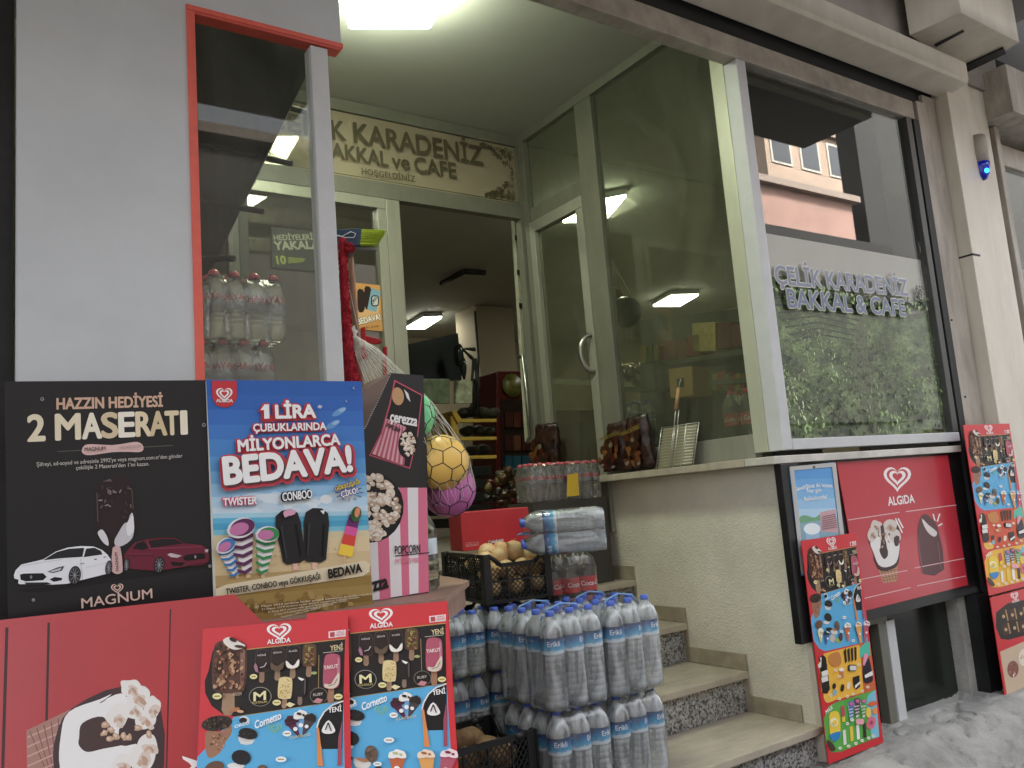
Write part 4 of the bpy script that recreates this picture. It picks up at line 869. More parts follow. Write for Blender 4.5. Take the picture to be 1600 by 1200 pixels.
p.use('ice_cream_picture')
p.poly([(690, 955), (812, 925), (805, 1035), (720, 1045)], 'C79878', 2)
for k in range(5): p.line([(700+4*k, 965+16*k), (810, 940+18*k)], 4, '8E5E48', 3); p.line([(700+22*k, 955), (730+18*k, 1040)], 4, '9A6A50', 3)
p.poly([(625, 770), (650, 700), (780, 670), (822, 720), (822, 830), (810, 930), (750, 965), (690, 950), (655, 850)], '3F2C2C', 3, sm=3)
p.poly([(638, 790), (680, 750), (720, 770), (760, 740), (812, 770), (820, 830), (800, 915), (740, 945), (690, 930), (660, 860)], 'E9E4E2', 4, sm=3); p.poly([(695, 830), (740, 820), (748, 870), (725, 895), (705, 870)], '43302F', 5, sm=2)
for x, y, rx, ry in ((672, 690, 34, 36), (650, 740, 30, 40), (760, 690, 40, 40), (795, 755, 30, 40), (720, 730, 26, 36)): p.blob(x, y, rx*1.1, ry*1.1, 'D6CBC4', 6, 10); p.blob(x+7, y+9, rx*.6, ry*.45, 'BFA796', 7, 30, .4); p.blob(x+4, y+10, rx*.4, ry*.18, '9C7A68', 8, 40, .5)
p.poly([(935, 720), (950, 640), (980, 612), (1020, 640), (1060, 700), (1100, 960), (970, 988), (945, 850)], '66474A', 3, sm=2); p.poly([(960, 640), (1000, 680), (1055, 725), (1040, 755), (1005, 735), (975, 690)], 'E2DAD8', 5, sm=2); p.line([(1060, 790), (1082, 960)], 5, '8A6A6C', 5); p.poly([(935, 720), (950, 850), (970, 985), (962, 985), (940, 850)], '84666A', 5)
p.poly([(700, 690), (722, 690), (728, 760), (742, 825), (700, 830), (708, 760)], '4A3532', 9, sm=2); p.poly([(785, 760), (818, 750), (815, 805), (792, 812)], '4A3532', 9, sm=2); p.poly([(655, 870), (690, 935), (750, 950), (805, 915), (800, 935), (745, 968), (685, 955)], '43302F', 9, sm=2); p.specks(722, 760, 40, 60, 18, 7, ['C9A88C', 'A98568', 'E0C8B4'], 10, 4)
for a, b_ in (((795, 640), (838, 730)), ((812, 640), (843, 700)), ((1030, 612), (1042, 655)), ((1072, 610), (1056, 660)), ((1088, 672), (1062, 688))): p.line([a, b_], 9, 'F1E8E8', 4)
p.finish(t)
FQ = Frame(onY(1233, 731, -.052), (1, 0, 0), (0, 0, 1)); cq = FQ.m(K(1200, 650, 4))
t = board_thing('framed_poster', 'pale blue dairy poster in a silver snap frame beside the red panel', 'poster', FQ)
q = [FQ.uv(1233, 731), FQ.uv(1303, 722), FQ.uv(1318, 845), FQ.uv(1253, 900)]
board(t, [q[3], (q[2][0], q[3][1]), (q[2][0], q[1][1]), q[0]], .004, ink(70, 140, 205))
p = Pr(cq); p.use('hill_picture')
for k, c in enumerate(('5A9CD8', '6CA9DE', '80B6E2', '98C4E6', 'B2D2EA')): y = 335+62*k; p.poly([(158+6*k*1.0, y), (398+7*k, y-8), (405+7*k, y+62), (165+6*k, y+66)], c, 1)
p.poly([(195, 640), (230, 620), (290, 635), (330, 615), (335, 700), (205, 720)], '6FA57C', 2, sm=3); p.poly([(200, 670), (340, 650), (460, 640), (465, 770), (215, 775)], '86AEC0', 2)
p.ell(275, 705, 52, 36, 'E6EEF2', 4); p.poly([(235, 720), (320, 715), (322, 770), (240, 772)], '9CC3DC', 3); p.poly([(325, 602), (418, 582), (442, 730), (330, 722)], 'C9A2A8', 4)
for k in range(7): p.line([(336, 630+13*k), (418+2*k, 614+13*k)], 4, '7A5A62', 5)
p.use('lettering'); p.text('Sevdiğiniz iki lezzet', (172, 470), (404, 448), 24, 'F2F5F8', 3, .02, arc=.5); p.text('Her gün', (246, 482), (332, 472), 22, 'F2F5F8', 3, .02); p.text('Bakkalınızda!', (226, 532), (366, 515), 24, 'F2F5F8', 3, .02)
p.use('frame')
fm = M('snap_frame', (.5, .5, .49), .35, .3)
pf = [(132, 322), (420, 290), (470, 740), (474, 1000), (215, 1000)]
for a, b_ in (((145, 318), (218, 990)), ((408, 298), (462, 760)), ((134, 330), (420, 303))): p.line([a, b_], 26, fm, 14)
p.ell(284, 320, 9, 9, '55555A', 16)
p.finish(t)

# ------------------------------------------------------------------ printed film inside the front window, and the entrance sign
def teafield():
    m = M('tea_field_print', (.1, .13, .06), .55); nt = m.node_tree; b = nt.nodes['Principled BSDF']; L = nt.links.new
    tc = nt.nodes.new('ShaderNodeTexCoord'); n = nt.nodes.new('ShaderNodeTexNoise'); n.inputs['Scale'].default_value = 5; n.inputs['Detail'].default_value = 14; n.inputs['Roughness'].default_value = .9
    mp = nt.nodes.new('ShaderNodeMapping'); mp.inputs['Scale'].default_value = (1, 1.6, 1); L(tc.outputs['Object'], mp.inputs[0]); L(mp.outputs[0], n.inputs['Vector'])
    r = nt.nodes.new('ShaderNodeValToRGB'); e = r.color_ramp.elements; e[0].position = .40; e[0].color = (.012, .018, .009, 1); e[1].position = .62; e[1].color = (.70, .85, .48, 1)
    q = e.new(.5); q.color = (.15, .23, .08, 1); q = e.new(.56); q.color = (.40, .55, .23, 1)
    L(n.outputs['Fac'], r.inputs[0]); L(r.outputs[0], b.inputs['Base Color']); return m
FW = Frame(onY(1188, 365, .012), (1, 0, 0), (0, 0, 1)); cw = FW.m(K(1130, 400, 3.334))
t = board_thing('window_film', 'printed tea-field film with grey lettering inside the front window', 'window film', FW)
q = [FW.uv(1186, 365), FW.uv(1425, 402), FW.uv(1479, 688), FW.uv(1222, 696)]
z0 = (q[0][1]+q[1][1])/2; z1 = (q[2][1]+q[3][1])/2
board(t, [(0.005, z1), (1.39, z1), (1.39, z0), (0.005, z0)], .002, M('film_sky_print', (.86, .83, .80), .5, var=.06, vs=1.5), 'film')
p = Pr(cw); p.use('tea_field_picture')
h0 = z0-.20
hill = [(.006, z1+.001), (1.389, z1+.001), (1.389, h0-.10), (1.2, h0-.13), (1.05, h0-.06), (.9, h0-.10), (.78, h0-.05), (.62, h0-.08), (.45, h0-.03), (.3, h0-.05), (.15, h0), (.006, h0-.02)]
p.f = lambda a, b: (a, b); p.poly(hill, teafield(), 1)
dk, lt = M('tea_dark_print', (.03, .04, .02), .55, var=.6, vs=18), M('tea_lane_print', (.19, .24, .11), .55, var=.5, vs=30)
for a in range(7): p.line([(.02+.02*a, h0-.12-.035*a), (.35, h0-.10-.03*a), (.75, h0-.14-.028*a)], .008, dk, 2)
p.poly([(.5, z1+.01), (.62, z1+.2), (.60, z1+.45), (.7, h0-.2), (.78, h0-.2), (.74, z1+.45), (.78, z1+.2), (.72, z1+.01)], lt, 2, sm=3)
rr_ = random.Random(8)
m3 = [M('tea_leaf_%d' % k, c, .55) for k, c in enumerate(((.015, .024, .011), (.08, .13, .045), (.38, .53, .23), (.68, .80, .48)))]
for k in range(1500):
    v = rr_.random()**.8; y = z1+.01+v*.62; x = rr_.uniform(.012, 1.38); w = (.017-.012*v)*rr_.uniform(.6, 1.3); clump = .85*math.sin(x*8+1.2+y*4)*math.sin(y*10+x*2)+rr_.gauss(-.12, .42)-.45*(x > .95)-.2*(v < .12)
    p.ell(x, y, w, w*.38, m3[0 if clump < -.5 else 1 if clump < .15 else 2 if clump < .8 else 3], 3, rr_.uniform(20, 160), 5)
for x, s in ((.66, .10), (.72, .07), (1.0, .08), (1.28, .09)):
    for k in range(40): q_ = rr_.random(); p.ell(x+rr_.gauss(0, .022), h0-.06+q_*s, .009, .006, dk, 4, rr_.uniform(0, 180), 5)
for k in range(420): x = rr_.uniform(.01, 1.38); p.ell(x, h0-.06+.02*math.sin(x*5)+rr_.gauss(-.02, .02), .012, .008, m3[rr_.choice((0, 0, 1, 1, 2))], 3, rr_.uniform(0, 180), 6)
p.f = cw; p.use('lettering')
p.text('ÇELİK KARADENİZ', (254, 150), (942, 212), 84, '8D93A8', 8, .02, 0, 'DEDDD2', .06); p.text('BAKKAL & CAFE', (318, 272), (930, 318), 84, '7A81A0', 8, .02, 0, 'D2D6BC', .06)
p.finish(t)
def signmat():
    m = M('frosted_sign', (.44, .38, .28), .6); nt = m.node_tree; L = nt.links.new
    tr = nt.nodes.new('ShaderNodeBsdfTranslucent'); tr.inputs[0].default_value = (.5, .45, .34, 1); tt = nt.nodes.new('ShaderNodeBsdfTransparent'); tt.inputs[0].default_value = (.9, .88, .8, 1)
    a = nt.nodes.new('ShaderNodeMixShader'); a.inputs[0].default_value = .25; b = nt.nodes.new('ShaderNodeMixShader'); b.inputs[0].default_value = .35
    L(nt.nodes['Principled BSDF'].outputs[0], a.inputs[1]); L(tr.outputs[0], a.inputs[2]); L(a.outputs[0], b.inputs[1]); L(tt.outputs[0], b.inputs[2]); L(b.outputs[0], nt.nodes['Material Output'].inputs[0]); return m
FS = Frame((-1.893, YB-.012, 3.373), (1, 0, 0), (0, 0, 1)); cs = FS.m(K(480, 180, 4.444))
t = board_thing('entrance_sign', 'beige shop name sign with scroll corners over the entrance door', 'sign', FS)
board(t, [(0, 0), (1.846, 0), (1.846, .4), (0, .4)], .005, signmat(), 'panel')
p = Pr(cs); p.use('lettering'); IN = M('sign_ink', (.075, .064, .035), .6)
def st(s, x0, y0, x1, y1, h, o=.027): p.text(s, (x0, y0), (x1, y1), h, IN, 2, o)
st('KARADENİZ', 322, 195, 1212, 352, 128); st('AKKAL', 165, 300, 555, 365, 100); st('ve', 585, 372, 705, 388, 100, .02); st('CAFE', 742, 400, 1028, 442, 100); st('HOŞGELDİNİZ', 372, 416, 742, 470, 40, .012)
p.text('K', (170, 175), (262, 185), 128, IN, 2, .022); p.f = lambda a, b: (a, b)
k0 = cs(170, 175); u1, v1 = k0; hh = cs(322, 195-128)[1]-cs(322, 195)[1]
p.text('ÇELİ', (u1-.40, v1+.002), (u1-.02, v1), .105, IN, 2, .022); a0 = cs(165, 300); p.text('B', (a0[0]-.085, a0[1]+.002), (a0[0]-.012, a0[1]), .08, IN, 2, .022)
p.use('scroll_ornament'); rr_ = random.Random(11)
for cx, cy, sx, sy in ((1.82, .375, -1, -1), (1.82, .025, -1, 1), (.026, .375, 1, -1), (.026, .025, 1, 1)):
    for k in range(70):
        a = rr_.random(); b_ = rr_.random()*(1-a)**1.4; x, y = cx+sx*a*.24, cy+sy*b_*.17
        r_ = rr_.uniform(.008, .02); a0_ = rr_.uniform(0, 6.28)
        p.line([(x+r_*math.cos(a0_+q_*.8), y+r_*math.sin(a0_+q_*.8)) for q_ in range(5)], .0055, IN, 2); p.ell(x, y, .006, .004, IN, 2, rr_.uniform(0, 180), 7)
p.line([(.012, .008), (1.834, .008)], .005, IN, 2); p.line([(1.836, .01), (1.836, .39)], .006, '8A8468', 2)
p.finish(t)
# ------------------------------------------------------------------ goods: materials
def water_mat(name, col, rough=.10, tr=1): return M(name, col, rough, trans=tr, ior=1.30, spec=.6)
m_water = water_mat('bottled_water', (.92, .975, 1.0), .05, .88)
def milky(m, lo, hi):                                        # noise imitating mottled refraction and highlights: some of the surface scatters, some is clear
    nt = m.node_tree; L = nt.links.new; tc = nt.nodes.new('ShaderNodeTexCoord'); mp = nt.nodes.new('ShaderNodeMapping'); mp.inputs['Scale'].default_value = (20, 20, 5)
    n = nt.nodes.new('ShaderNodeTexNoise'); n.inputs['Scale'].default_value = 1; n.inputs['Detail'].default_value = 4; n.inputs['Distortion'].default_value = .8
    r = nt.nodes.new('ShaderNodeMapRange'); r.inputs[1].default_value = .35; r.inputs[2].default_value = .65; r.inputs[3].default_value = lo; r.inputs[4].default_value = hi
    L(tc.outputs['Object'], mp.inputs[0]); L(mp.outputs[0], n.inputs['Vector']); L(n.outputs['Fac'], r.inputs[0]); L(r.outputs[0], nt.nodes['Principled BSDF'].inputs['Transmission Weight'])
milky(m_water, .42, .88)
m_clear = water_mat('clear_bottle', (.98, .98, .98), .03, .95)
m_cola = M('cola', (.012, .005, .003), .08, spec=.7)
m_colatop = water_mat('empty_neck', (.93, .93, .92), .05)
m_capb = M('blue_cap', P(78, 108, 205), .35); m_capr = M('red_cap', P(205, 40, 48), .35)
m_film = GLASS('shrink_film', (.97, .975, .98), refl=1.8, dirt=.04, dcol=(.9, .94, .97), ds=8, rough=.07, bump=.7, stretch=(1, 1, .35))
m_filmd = GLASS('loose_shrink_film', (.97, .975, .98), refl=1.6, dirt=.03, dcol=(.75, .78, .80), ds=7, rough=.06, bump=1.0)
m_strap = M('pack_strap', P(120, 160, 210), .4); m_strapk = M('dark_pack_strap', (.02, .025, .04), .4)
def label_mat():
    m = M('water_label', (.1, .3, .5), .38); nt = m.node_tree; L = nt.links.new; b = nt.nodes['Principled BSDF']
    tc = nt.nodes.new('ShaderNodeTexCoord'); sx = nt.nodes.new('ShaderNodeSeparateXYZ'); L(tc.outputs['Generated'], sx.inputs[0])
    n = nt.nodes.new('ShaderNodeTexNoise'); n.inputs['Scale'].default_value = 4.5; n.inputs['Detail'].default_value = 5; L(tc.outputs['Generated'], n.inputs['Vector'])
    ma = nt.nodes.new('ShaderNodeMath'); ma.operation = 'MULTIPLY_ADD'; ma.inputs[1].default_value = .42; ma.inputs[2].default_value = -.21; L(n.outputs['Fac'], ma.inputs[0])
    ad = nt.nodes.new('ShaderNodeMath'); L(sx.outputs['Z'], ad.inputs[0]); L(ma.outputs[0], ad.inputs[1])
    r = nt.nodes.new('ShaderNodeValToRGB'); e = r.color_ramp.elements
    e[0].position = .05; e[0].color = (*P(205, 218, 226), 1); e[1].position = .95; e[1].color = (*P(22, 52, 98), 1)
    for p_, c in ((.17, (190, 210, 222)), (.24, (96, 168, 206)), (.45, (52, 146, 196)), (.72, (32, 98, 152))): q = e.new(p_); q.color = (*P(*c), 1)
    L(ad.outputs[0], r.inputs[0]); L(r.outputs[0], b.inputs['Base Color']); return m
m_label = label_mat()
def wrap_text(b, body, m, r, z, h, a0, span=None, off=.01, both=True):
    V, F, w = glyphs(body, off); sc = h/.686
    for a in ((a0, a0+math.pi) if both else (a0,)):
        k = b.mi(m); vs = []
        for x, y in V:
            t = a+(x-w/2)*sc/r; vs.append(b.bm.verts.new((r*math.cos(t), r*math.sin(t), z+y*sc)))
        for f in F:
            try: fc = b.bm.faces.new([vs[i] for i in f]); fc.material_index = k
            except ValueError: pass
def ribs(z0, z1, n, r, d):
    o = []
    for k in range(n):
        a = z0+(z1-z0)*k/n; w = (z1-z0)/n
        o += [(r, a+.12*w), (r, a+.62*w), (r-d, a+.80*w), (r-d, a+.94*w)]
    return o
def round_rect(hx, hy, r, n=4):
    o = []
    for cx, cy, a0 in ((hx-r, hy-r, 0), (-hx+r, hy-r, 90), (-hx+r, -hy+r, 180), (hx-r, -hy+r, 270)):
        for k in range(n+1): a = math.radians(a0+90*k/n); o.append((cx+r*math.cos(a), cy+r*math.sin(a)))
    return o
def film_part(parent, hx, hy, r, z0, z1, z2, nx, ny, pitch, m=None):
    b = B(); k = b.mi(m or m_film); rings = []
    for z, q in ((z0+.004, .80), (z0, .97), (z0+.03, 1.0), (z0+(z1-z0)*.5, .992), (z1, 1.0), (z1+(z2-z1)*.55, .90), (z2, .70)):
        rings.append([b.bm.verts.new((x*q+.0016*math.sin(40*y+z*60), y*q+.0016*math.sin(37*x+z*50), z)) for x, y in round_rect(hx, hy, r)])
    n = len(rings[0])
    for a, c in zip(rings, rings[1:]):
        for i in range(n): f = b.bm.faces.new((a[i], a[(i+1) % n], c[(i+1) % n], c[i])); f.material_index = k; f.smooth = True
    f = b.bm.faces.new(rings[-1]); f.material_index = k
    return b.build('shrink_film', parent, local=True)
def pack(name, label, group, nx, ny, pitch, prof_body, mbody, cap, mcap, lab=None, text=None, film=None, strap=None, core=None):
    """a shrink-wrapped pack: bottles (> label, cap) stand in nx by ny rows under one film"""
    t = thing(name, label, 'bottle pack', (0, 0, 0), group); first = None; rr = random.Random(len(label))
    for i in range(nx):
        for j in range(ny):
            x, y = (i-(nx-1)/2)*pitch, (j-(ny-1)/2)*pitch
            if first is None:
                bo = B().lathe(prof_body, mbody, 22).build('bottle', t, local=True); first = bo
                B().lathe([(0, cap[1])]+[(cap[0]*.98, cap[1]), (cap[0], cap[1]+.002), (cap[0], cap[2]-.003), (cap[0]*.88, cap[2]), (0, cap[2])], mcap, 16).build('cap', bo, local=True)
                if core: core(bo)
                if lab:
                    lb = B(); lb.lathe([(lab[0], lab[1]), (lab[0], lab[2])], lab[3], 28)
                    if text: text(lb)
                    lb.build('label', bo, local=True, recalc=False)
            else:
                bo = copy_tree(first, t)
            bo.location = (x, y, 0); bo.rotation_euler = (0, 0, rr.uniform(-.9, .9)-1.9)
    if film: film_part(t, pitch*nx/2+.001, pitch*ny/2+.001, pitch*.45, .0, *film, nx, ny, pitch, m_filmd if core or strap is None else None)
    if strap:
        b = B(); zt = film[1]+.006
        b.tube([(-pitch*nx/2*.75, 0, zt-.03), (-pitch*nx*.25, 0, zt+.004), (0, .004, zt+.018), (pitch*nx*.25, .002, zt+.006), (pitch*nx/2*.75, 0, zt-.03)], .0035, strap, 6); b.build('carry_strap', t, local=True)
    return t
def place(t, x, y, z, rz=0, rx=0, ry=0, label=None, group=None, sc=None):
    t.location = (x, y, z); t.rotation_euler = (rx, ry, rz)
    if label: t['label'] = label
    if group: t['group'] = group
    if sc: t.scale = sc
    WL[t.name] = Vector((x, y, z)); return t

# 1.5 litre water
def still_prof(H, r, ribtop, labtop, neck):
    return [(0, .006), (r*.62, .002), (r*.86, 0), (r*.98, .008)]+ribs(.014, ribtop, 8 if H > .3 else 5, r, .0013)+[(r, ribtop), (r*.985, ribtop+.003), (r*.985, labtop), (r, labtop+.004), (r*.99, labtop+.014), (r*.86, labtop+.030), (r*.62, labtop+.050), (r*.42, labtop+.064), (neck, labtop+.072), (neck, H-.016), (0, H-.015)]
G_W = 'shrink-wrapped packs of blue-labelled water bottles'
m_wt = M('white_print', (.8, .82, .84), .4)
def erikli(b, z=.217, h=.017):
    wrap_text(b, 'Erikli', m_wt, .0428, z, h, .55, off=.012); wrap_text(b, '1.5L', m_wt, .0428, z+.010, .006, 1.75, off=0)
    for k in range(5): b.lathe([(.0428, z-.024), (.0428, z-.008)], m_wt, 90, mf=None) if False else None
    for a in (1.72, 1.80, 1.86): b.face([(.0429*math.cos(a+q), .0429*math.sin(a+q), zz) for q, zz in ((0, z-.022), (.03, z-.022), (.03, z-.004), (0, z-.004))], m_wt)
W15 = pack('water_pack', 'x', G_W, 3, 2, .0865, still_prof(.333, .0428, .186, .245, .0135), m_water, (.0155, .315, .333), m_capb, (.0426, .190, .2455, m_label), erikli, (.255, .322), m_strap)
ax, ay, z1_ = -1.392, -.005, .386
spots = []
A0 = (ax+.0865, ay+.043)
for lay, nm in ((0, 'lower'), (1, 'upper')):
    for i in range(2):
        for j in range(2):
            if lay == 0 and i == 1 and j == 1: continue
            where = ('front row beside the potato crate', 'front row at the right end')[i] if j == 0 else ('left half behind the front row', 'right half behind the front row')[i]
            spots.append((A0[0]+i*.268+(.004 if lay else 0), A0[1]+j*.178-(.012*i if lay else 0), z1_+lay*.3335, ('%s layer six-pack of bottled water, %s' % (nm, where))))
for k, (x, y, z, lb) in enumerate(spots):
    o = W15 if k == 0 else copy_tree(W15)
    place(o, x, y, z, .02*(k % 3-1), label=lb)
o = copy_tree(W15); place(o, -.94, .205, 1.31, label='six-pack of bottled water lying on its side above the cola')
Ml = Matrix.Rotation(math.radians(-33), 4, 'Z') @ Matrix(((0, 0, -1, 0), (1, 0, 0, 0), (0, -1, 0, 0), (0, 0, 0, 1)))   # bottle axis to -x, three deep along y
o.rotation_euler = Ml.to_euler(); LY = o
# one litre water, standing further back
def erikli_s(b): erikli(b, .128, .016)
W10 = pack('water_pack', 'x', 'squat packs of water behind the potato crate', 3, 2, .0865, still_prof(.235, .0428, .098, .156, .0145), m_water, (.0175, .217, .235), m_capb, (.0426, .102, .1565, m_label), erikli_s, (.165, .226))
for k, (x, y, z, lb) in enumerate(((-1.545, .455, .565, 'squat six-pack of water at the bottom, behind the potato crate'), (-1.545, .455, .802, 'squat six-pack of water on top of another, behind the potato crate'),
        (-1.275, .455, .565, 'squat six-pack of water at the bottom under the onion crate'), (-1.275, .455, .802, 'squat six-pack of water carrying the front of the onion crate'), (-1.81, .47, .802, 'squat six-pack of water on the empty black crate at the left'))):
    o = W10 if k == 0 else copy_tree(W10); place(o, x, y, z, .03*(k % 2), label=lb)
# cola
def colaprof(H, r): return [(0, .006), (r*.6, 0), (r*.9, .006), (r, .03), (r*.97, .075), (r*.90, .098), (r*.90, .125), (r*.985, .140), (r*.985, .20), (r*.97, .21), (r*.80, .243), (r*.5, .276), (.0135, .298), (.0135, H-.015), (0, H-.014)]
m_lr = M('cola_label', P(190, 28, 40), .35)
def colatxt(b): wrap_text(b, 'Coca-Cola', m_wt, .0432, .164, .019, .55, off=.012); wrap_text(b, 'SODA 1.5L', m_wt, .0432, .150, .004, 1.9, off=0)
def colacore(bo):
    r = .0428; B().lathe([(r*.80, .2445), (r*.48, .276), (.0125, .298), (.0125, .31), (0, .31)], m_colatop, 20).build('neck', bo, local=True)
CP = [(0, .006), (.0257, 0), (.0385, .006), (.0428, .03), (.0415, .075), (.0385, .098), (.0385, .125), (.0422, .140), (.0422, .205), (.0405, .212), (.0365, .236), (.0345, .243), (0, .244)]
C15 = pack('cola_pack', 'x', 'shrink-wrapped packs of cola', 3, 2, .087, CP, m_cola, (.0155, .302, .322), m_capr, (.0430, .140, .203, m_lr), colatxt, (.235, .315), core=colacore)
place(C15, -.93, .50, .898, -.15, label='pack of cola bottles with red labels standing by the stair wall')
o = copy_tree(C15); place(o, -.93, .50, .565, -.15, label='lower pack of cola bottles hidden behind the water stack')

# ------------------------------------------------------------------ crates with onions and potatoes
m_crate = M('black_crate_plastic', (.012, .012, .013), .42, var=.3, vs=20)
def crate(name, label, L=.49, W=.30, H=.195, dip=.04, group='black plastic crates'):
    """long side along local y, short wall facing -y, standing on z=0"""
    t = thing(name, label, 'crate', (0, 0, 0), group)
    B().box((-W/2+.006, -L/2+.006, .002), (W/2-.006, L/2-.006, .010), m_crate).build('base', t, local=True)
    def wallpart(p, u, ln, nrm, dp):
        b = B(); u = Vector(u); n = Vector(nrm); p = Vector(p)
        def bar(s0, s1, z0, z1, th=.009):
            q = [p+u*s0, p+u*s1, p+u*s1+n*th, p+u*s0+n*th]; b.hexa([v+Vector((0, 0, z0)) for v in q], [v+Vector((0, 0, z1)) for v in q], m_crate)
        bar(0, .03, 0, H); bar(ln-.03, ln, 0, H)
        bar(.031, ln-.031, 0, .014); bar(.031, ln-.031, H*.42, H*.42+.008)
        zt = H-dp
        bar(.075, ln-.075, zt-.016, zt, .012)
        for s0, s1 in ((.03, .075), (ln-.03, ln-.075)):
            b.tube([p+u*s0+n*.005+Vector((0, 0, H-.008)), p+u*s1+n*.005+Vector((0, 0, zt-.008))], .009, m_crate, 6)
        k = max(2, int(ln/.085))
        for i in range(1, k): s = ln*i/k; bar(s-.003, s+.003, .0145, zt-.0165, .007)
        d = .021; r_ = .0022; inset = n*.004
        for z0, z1 in ((.014, H*.42), (H*.42+.008, zt-.016)):
            s = -(z1-z0)
            while s < ln:
                for sg in (0, 1):
                    a0, a1 = s, s+(z1-z0); c0, c1 = max(a0, .03), min(a1, ln-.03)
                    if c1 > c0+.002:
                        za, zb = z0+(c0-a0), z0+(c1-a0)
                        if sg: za, zb = z1-(c0-a0), z1-(c1-a0)
                        b.tube([p+u*c0+inset+Vector((0, 0, za)), p+u*c1+inset+Vector((0, 0, zb))], r_, m_crate, 4, False)
                s += d
        return b.build('side_wall', t, local=True)
    wallpart((-W/2, -L/2, 0), (1, 0, 0), W, (0, 1, 0), dip); wallpart((W/2, L/2, 0), (-1, 0, 0), W, (0, -1, 0), dip)
    wallpart((W/2, -L/2+.0121, 0), (0, 1, 0), L-.0242, (-1, 0, 0), 0); wallpart((-W/2, L/2-.0121, 0), (0, -1, 0), L-.0242, (1, 0, 0), 0)
    return t
OC = crate('vegetable_crate', 'black lattice crate heaped with onions under the lying water pack')
place(OC, -1.20, .635, 1.046, math.radians(-9))
PC = copy_tree(OC); place(PC, -1.70, .19, .40, math.radians(90), label='black lattice crate of potatoes at the foot of the water stack', sc=(1, 1.02, 1.33))
o = copy_tree(OC); place(o, -1.86, .53, .562, math.radians(0), label='black crate standing on the step at the far left behind the potatoes', sc=(1, .62, 1.2))
o = copy_tree(OC); place(o, -1.21, .86, .758, math.radians(-4), label='black crate under the back of the onion crate', sc=(.98, .45, 1.45))
m_on = M('onion_skin', P(205, 165, 110, 1.0), .45, col2=P(232, 205, 160, 1.0), vs=14, stretch=(1, 1, .2)); m_on2 = M('onion_skin_red', P(190, 140, 95, 1.0), .45, col2=P(225, 190, 150, 1.0), vs=18, stretch=(1, 1, .2))
def onion(m, sd):
    b = B(); pr = [(0, -.038), (.008, -.036), (.026, -.028), (.037, -.008), (.038, .006), (.031, .024), (.016, .035), (.007, .042), (.005, .055), (.002, .062)]
    b.lathe(pr, m, 16); return b
oo = None; rr_ = random.Random(5); Rz = Matrix.Rotation(math.radians(-9), 4, 'Z'); OCv = Vector((-1.20, .635, 1.046))
for x, y, z in ((-.105, -.18, .115), (-.03, -.19, .125), (.045, -.185, .128), (.11, -.17, .118), (-.085, -.11, .155), (-.02, -.12, .175), (.05, -.105, .19), (.11, -.10, .158), (-.11, -.05, .15), (-.045, -.04, .185), (.02, -.035, .195), (.09, -.03, .185), (-.10, -.20, .06), (.0, -.2, .06), (.1, -.2, .06)):
    if oo is None: o = onion(m_on, 1).build('onion', None, local=True); oo = o
    else: o = oo.copy(); COL.objects.link(o)
    o.location = OCv + Rz @ Vector((x, y, z)); o.rotation_euler = (rr_.uniform(-1.4, 1.4), rr_.uniform(-1.2, 1.2), rr_.uniform(0, 6)); s_ = rr_.uniform(.92, 1.18); o.scale = (s_, s_, s_*.95)
    props(o, 'pale gold onion heaped in the black crate under the lying water pack', 'onion', 'onions in the crate')
m_pot = M('earthy_potato', P(150, 118, 82, .9), .85, col2=P(112, 86, 58, .9), vs=26, bump=.5, bs=60); pots = []
for k in range(3):
    b = B(); b.ell((0, 0, 0), (.062, .042, .038), m_pot, 18, 12, .08, k+2); pots.append(b)
pots = [b.build('potato', None, local=True) for b in pots]
for k, (x, y, z) in enumerate(((-1.60, .10, .60), (-1.70, .12, .60), (-1.56, .20, .585), (-1.66, .22, .625), (-1.76, .21, .60), (-1.58, .28, .60), (-1.68, .30, .61), (-1.55, .13, .57), (-1.63, .16, .56), (-1.80, .12, .59))):
    o = pots[k] if k < 3 else pots[k % 3].copy()
    if k >= 3: COL.objects.link(o)
    o.location = (x, y, z); o.rotation_euler = (rr_.uniform(-.4, .4), rr_.uniform(-.4, .4), rr_.uniform(0, 6)); s_ = rr_.uniform(1.0, 1.25); o.scale = (s_, s_, s_)
    props(o, 'muddy brown potato lying in the lower black crate', 'potato', 'potatoes in the crate')
# red chocolate cream carton behind
FX = Frame(onY(719, 801, .66), (.985, -.17, 0), (0, 0, 1))
t = board_thing('carton', 'red cardboard carton standing behind the lying water pack', 'box', FX)
q = [FX.uv(719, 801), FX.uv(825, 789), FX.uv(827, 850), FX.uv(721, 862)]
mrc = M('red_carton', P(190, 44, 52, 1.05), .45, var=.05, vs=8); w_ = q[1][0]; h_ = q[3][1]
B().box((0, h_, -.15), (w_, 0, 0), mrc, .003).build('box', t, local=True)
p = Pr(FX.m(K(640, 760, 6))); p.text('ülker', (535, 560), (646, 548), 24, 'D9A8A8', 2, .0); p.use('logo_outline'); p.line([(530, 566), (530, 530), (648, 520), (648, 550), (530, 566)], 3, 'D9A8A8', 1); p.text('Çokokrem', (738, 540), (880, 512), 30, 'F2EAEA', 3, .03, .2, '5A1A20', .09)
p.text('Net: 24x40g', (952, 500), (1005, 492), 8, 'E2B8B8', 2, 0); p.finish(t)

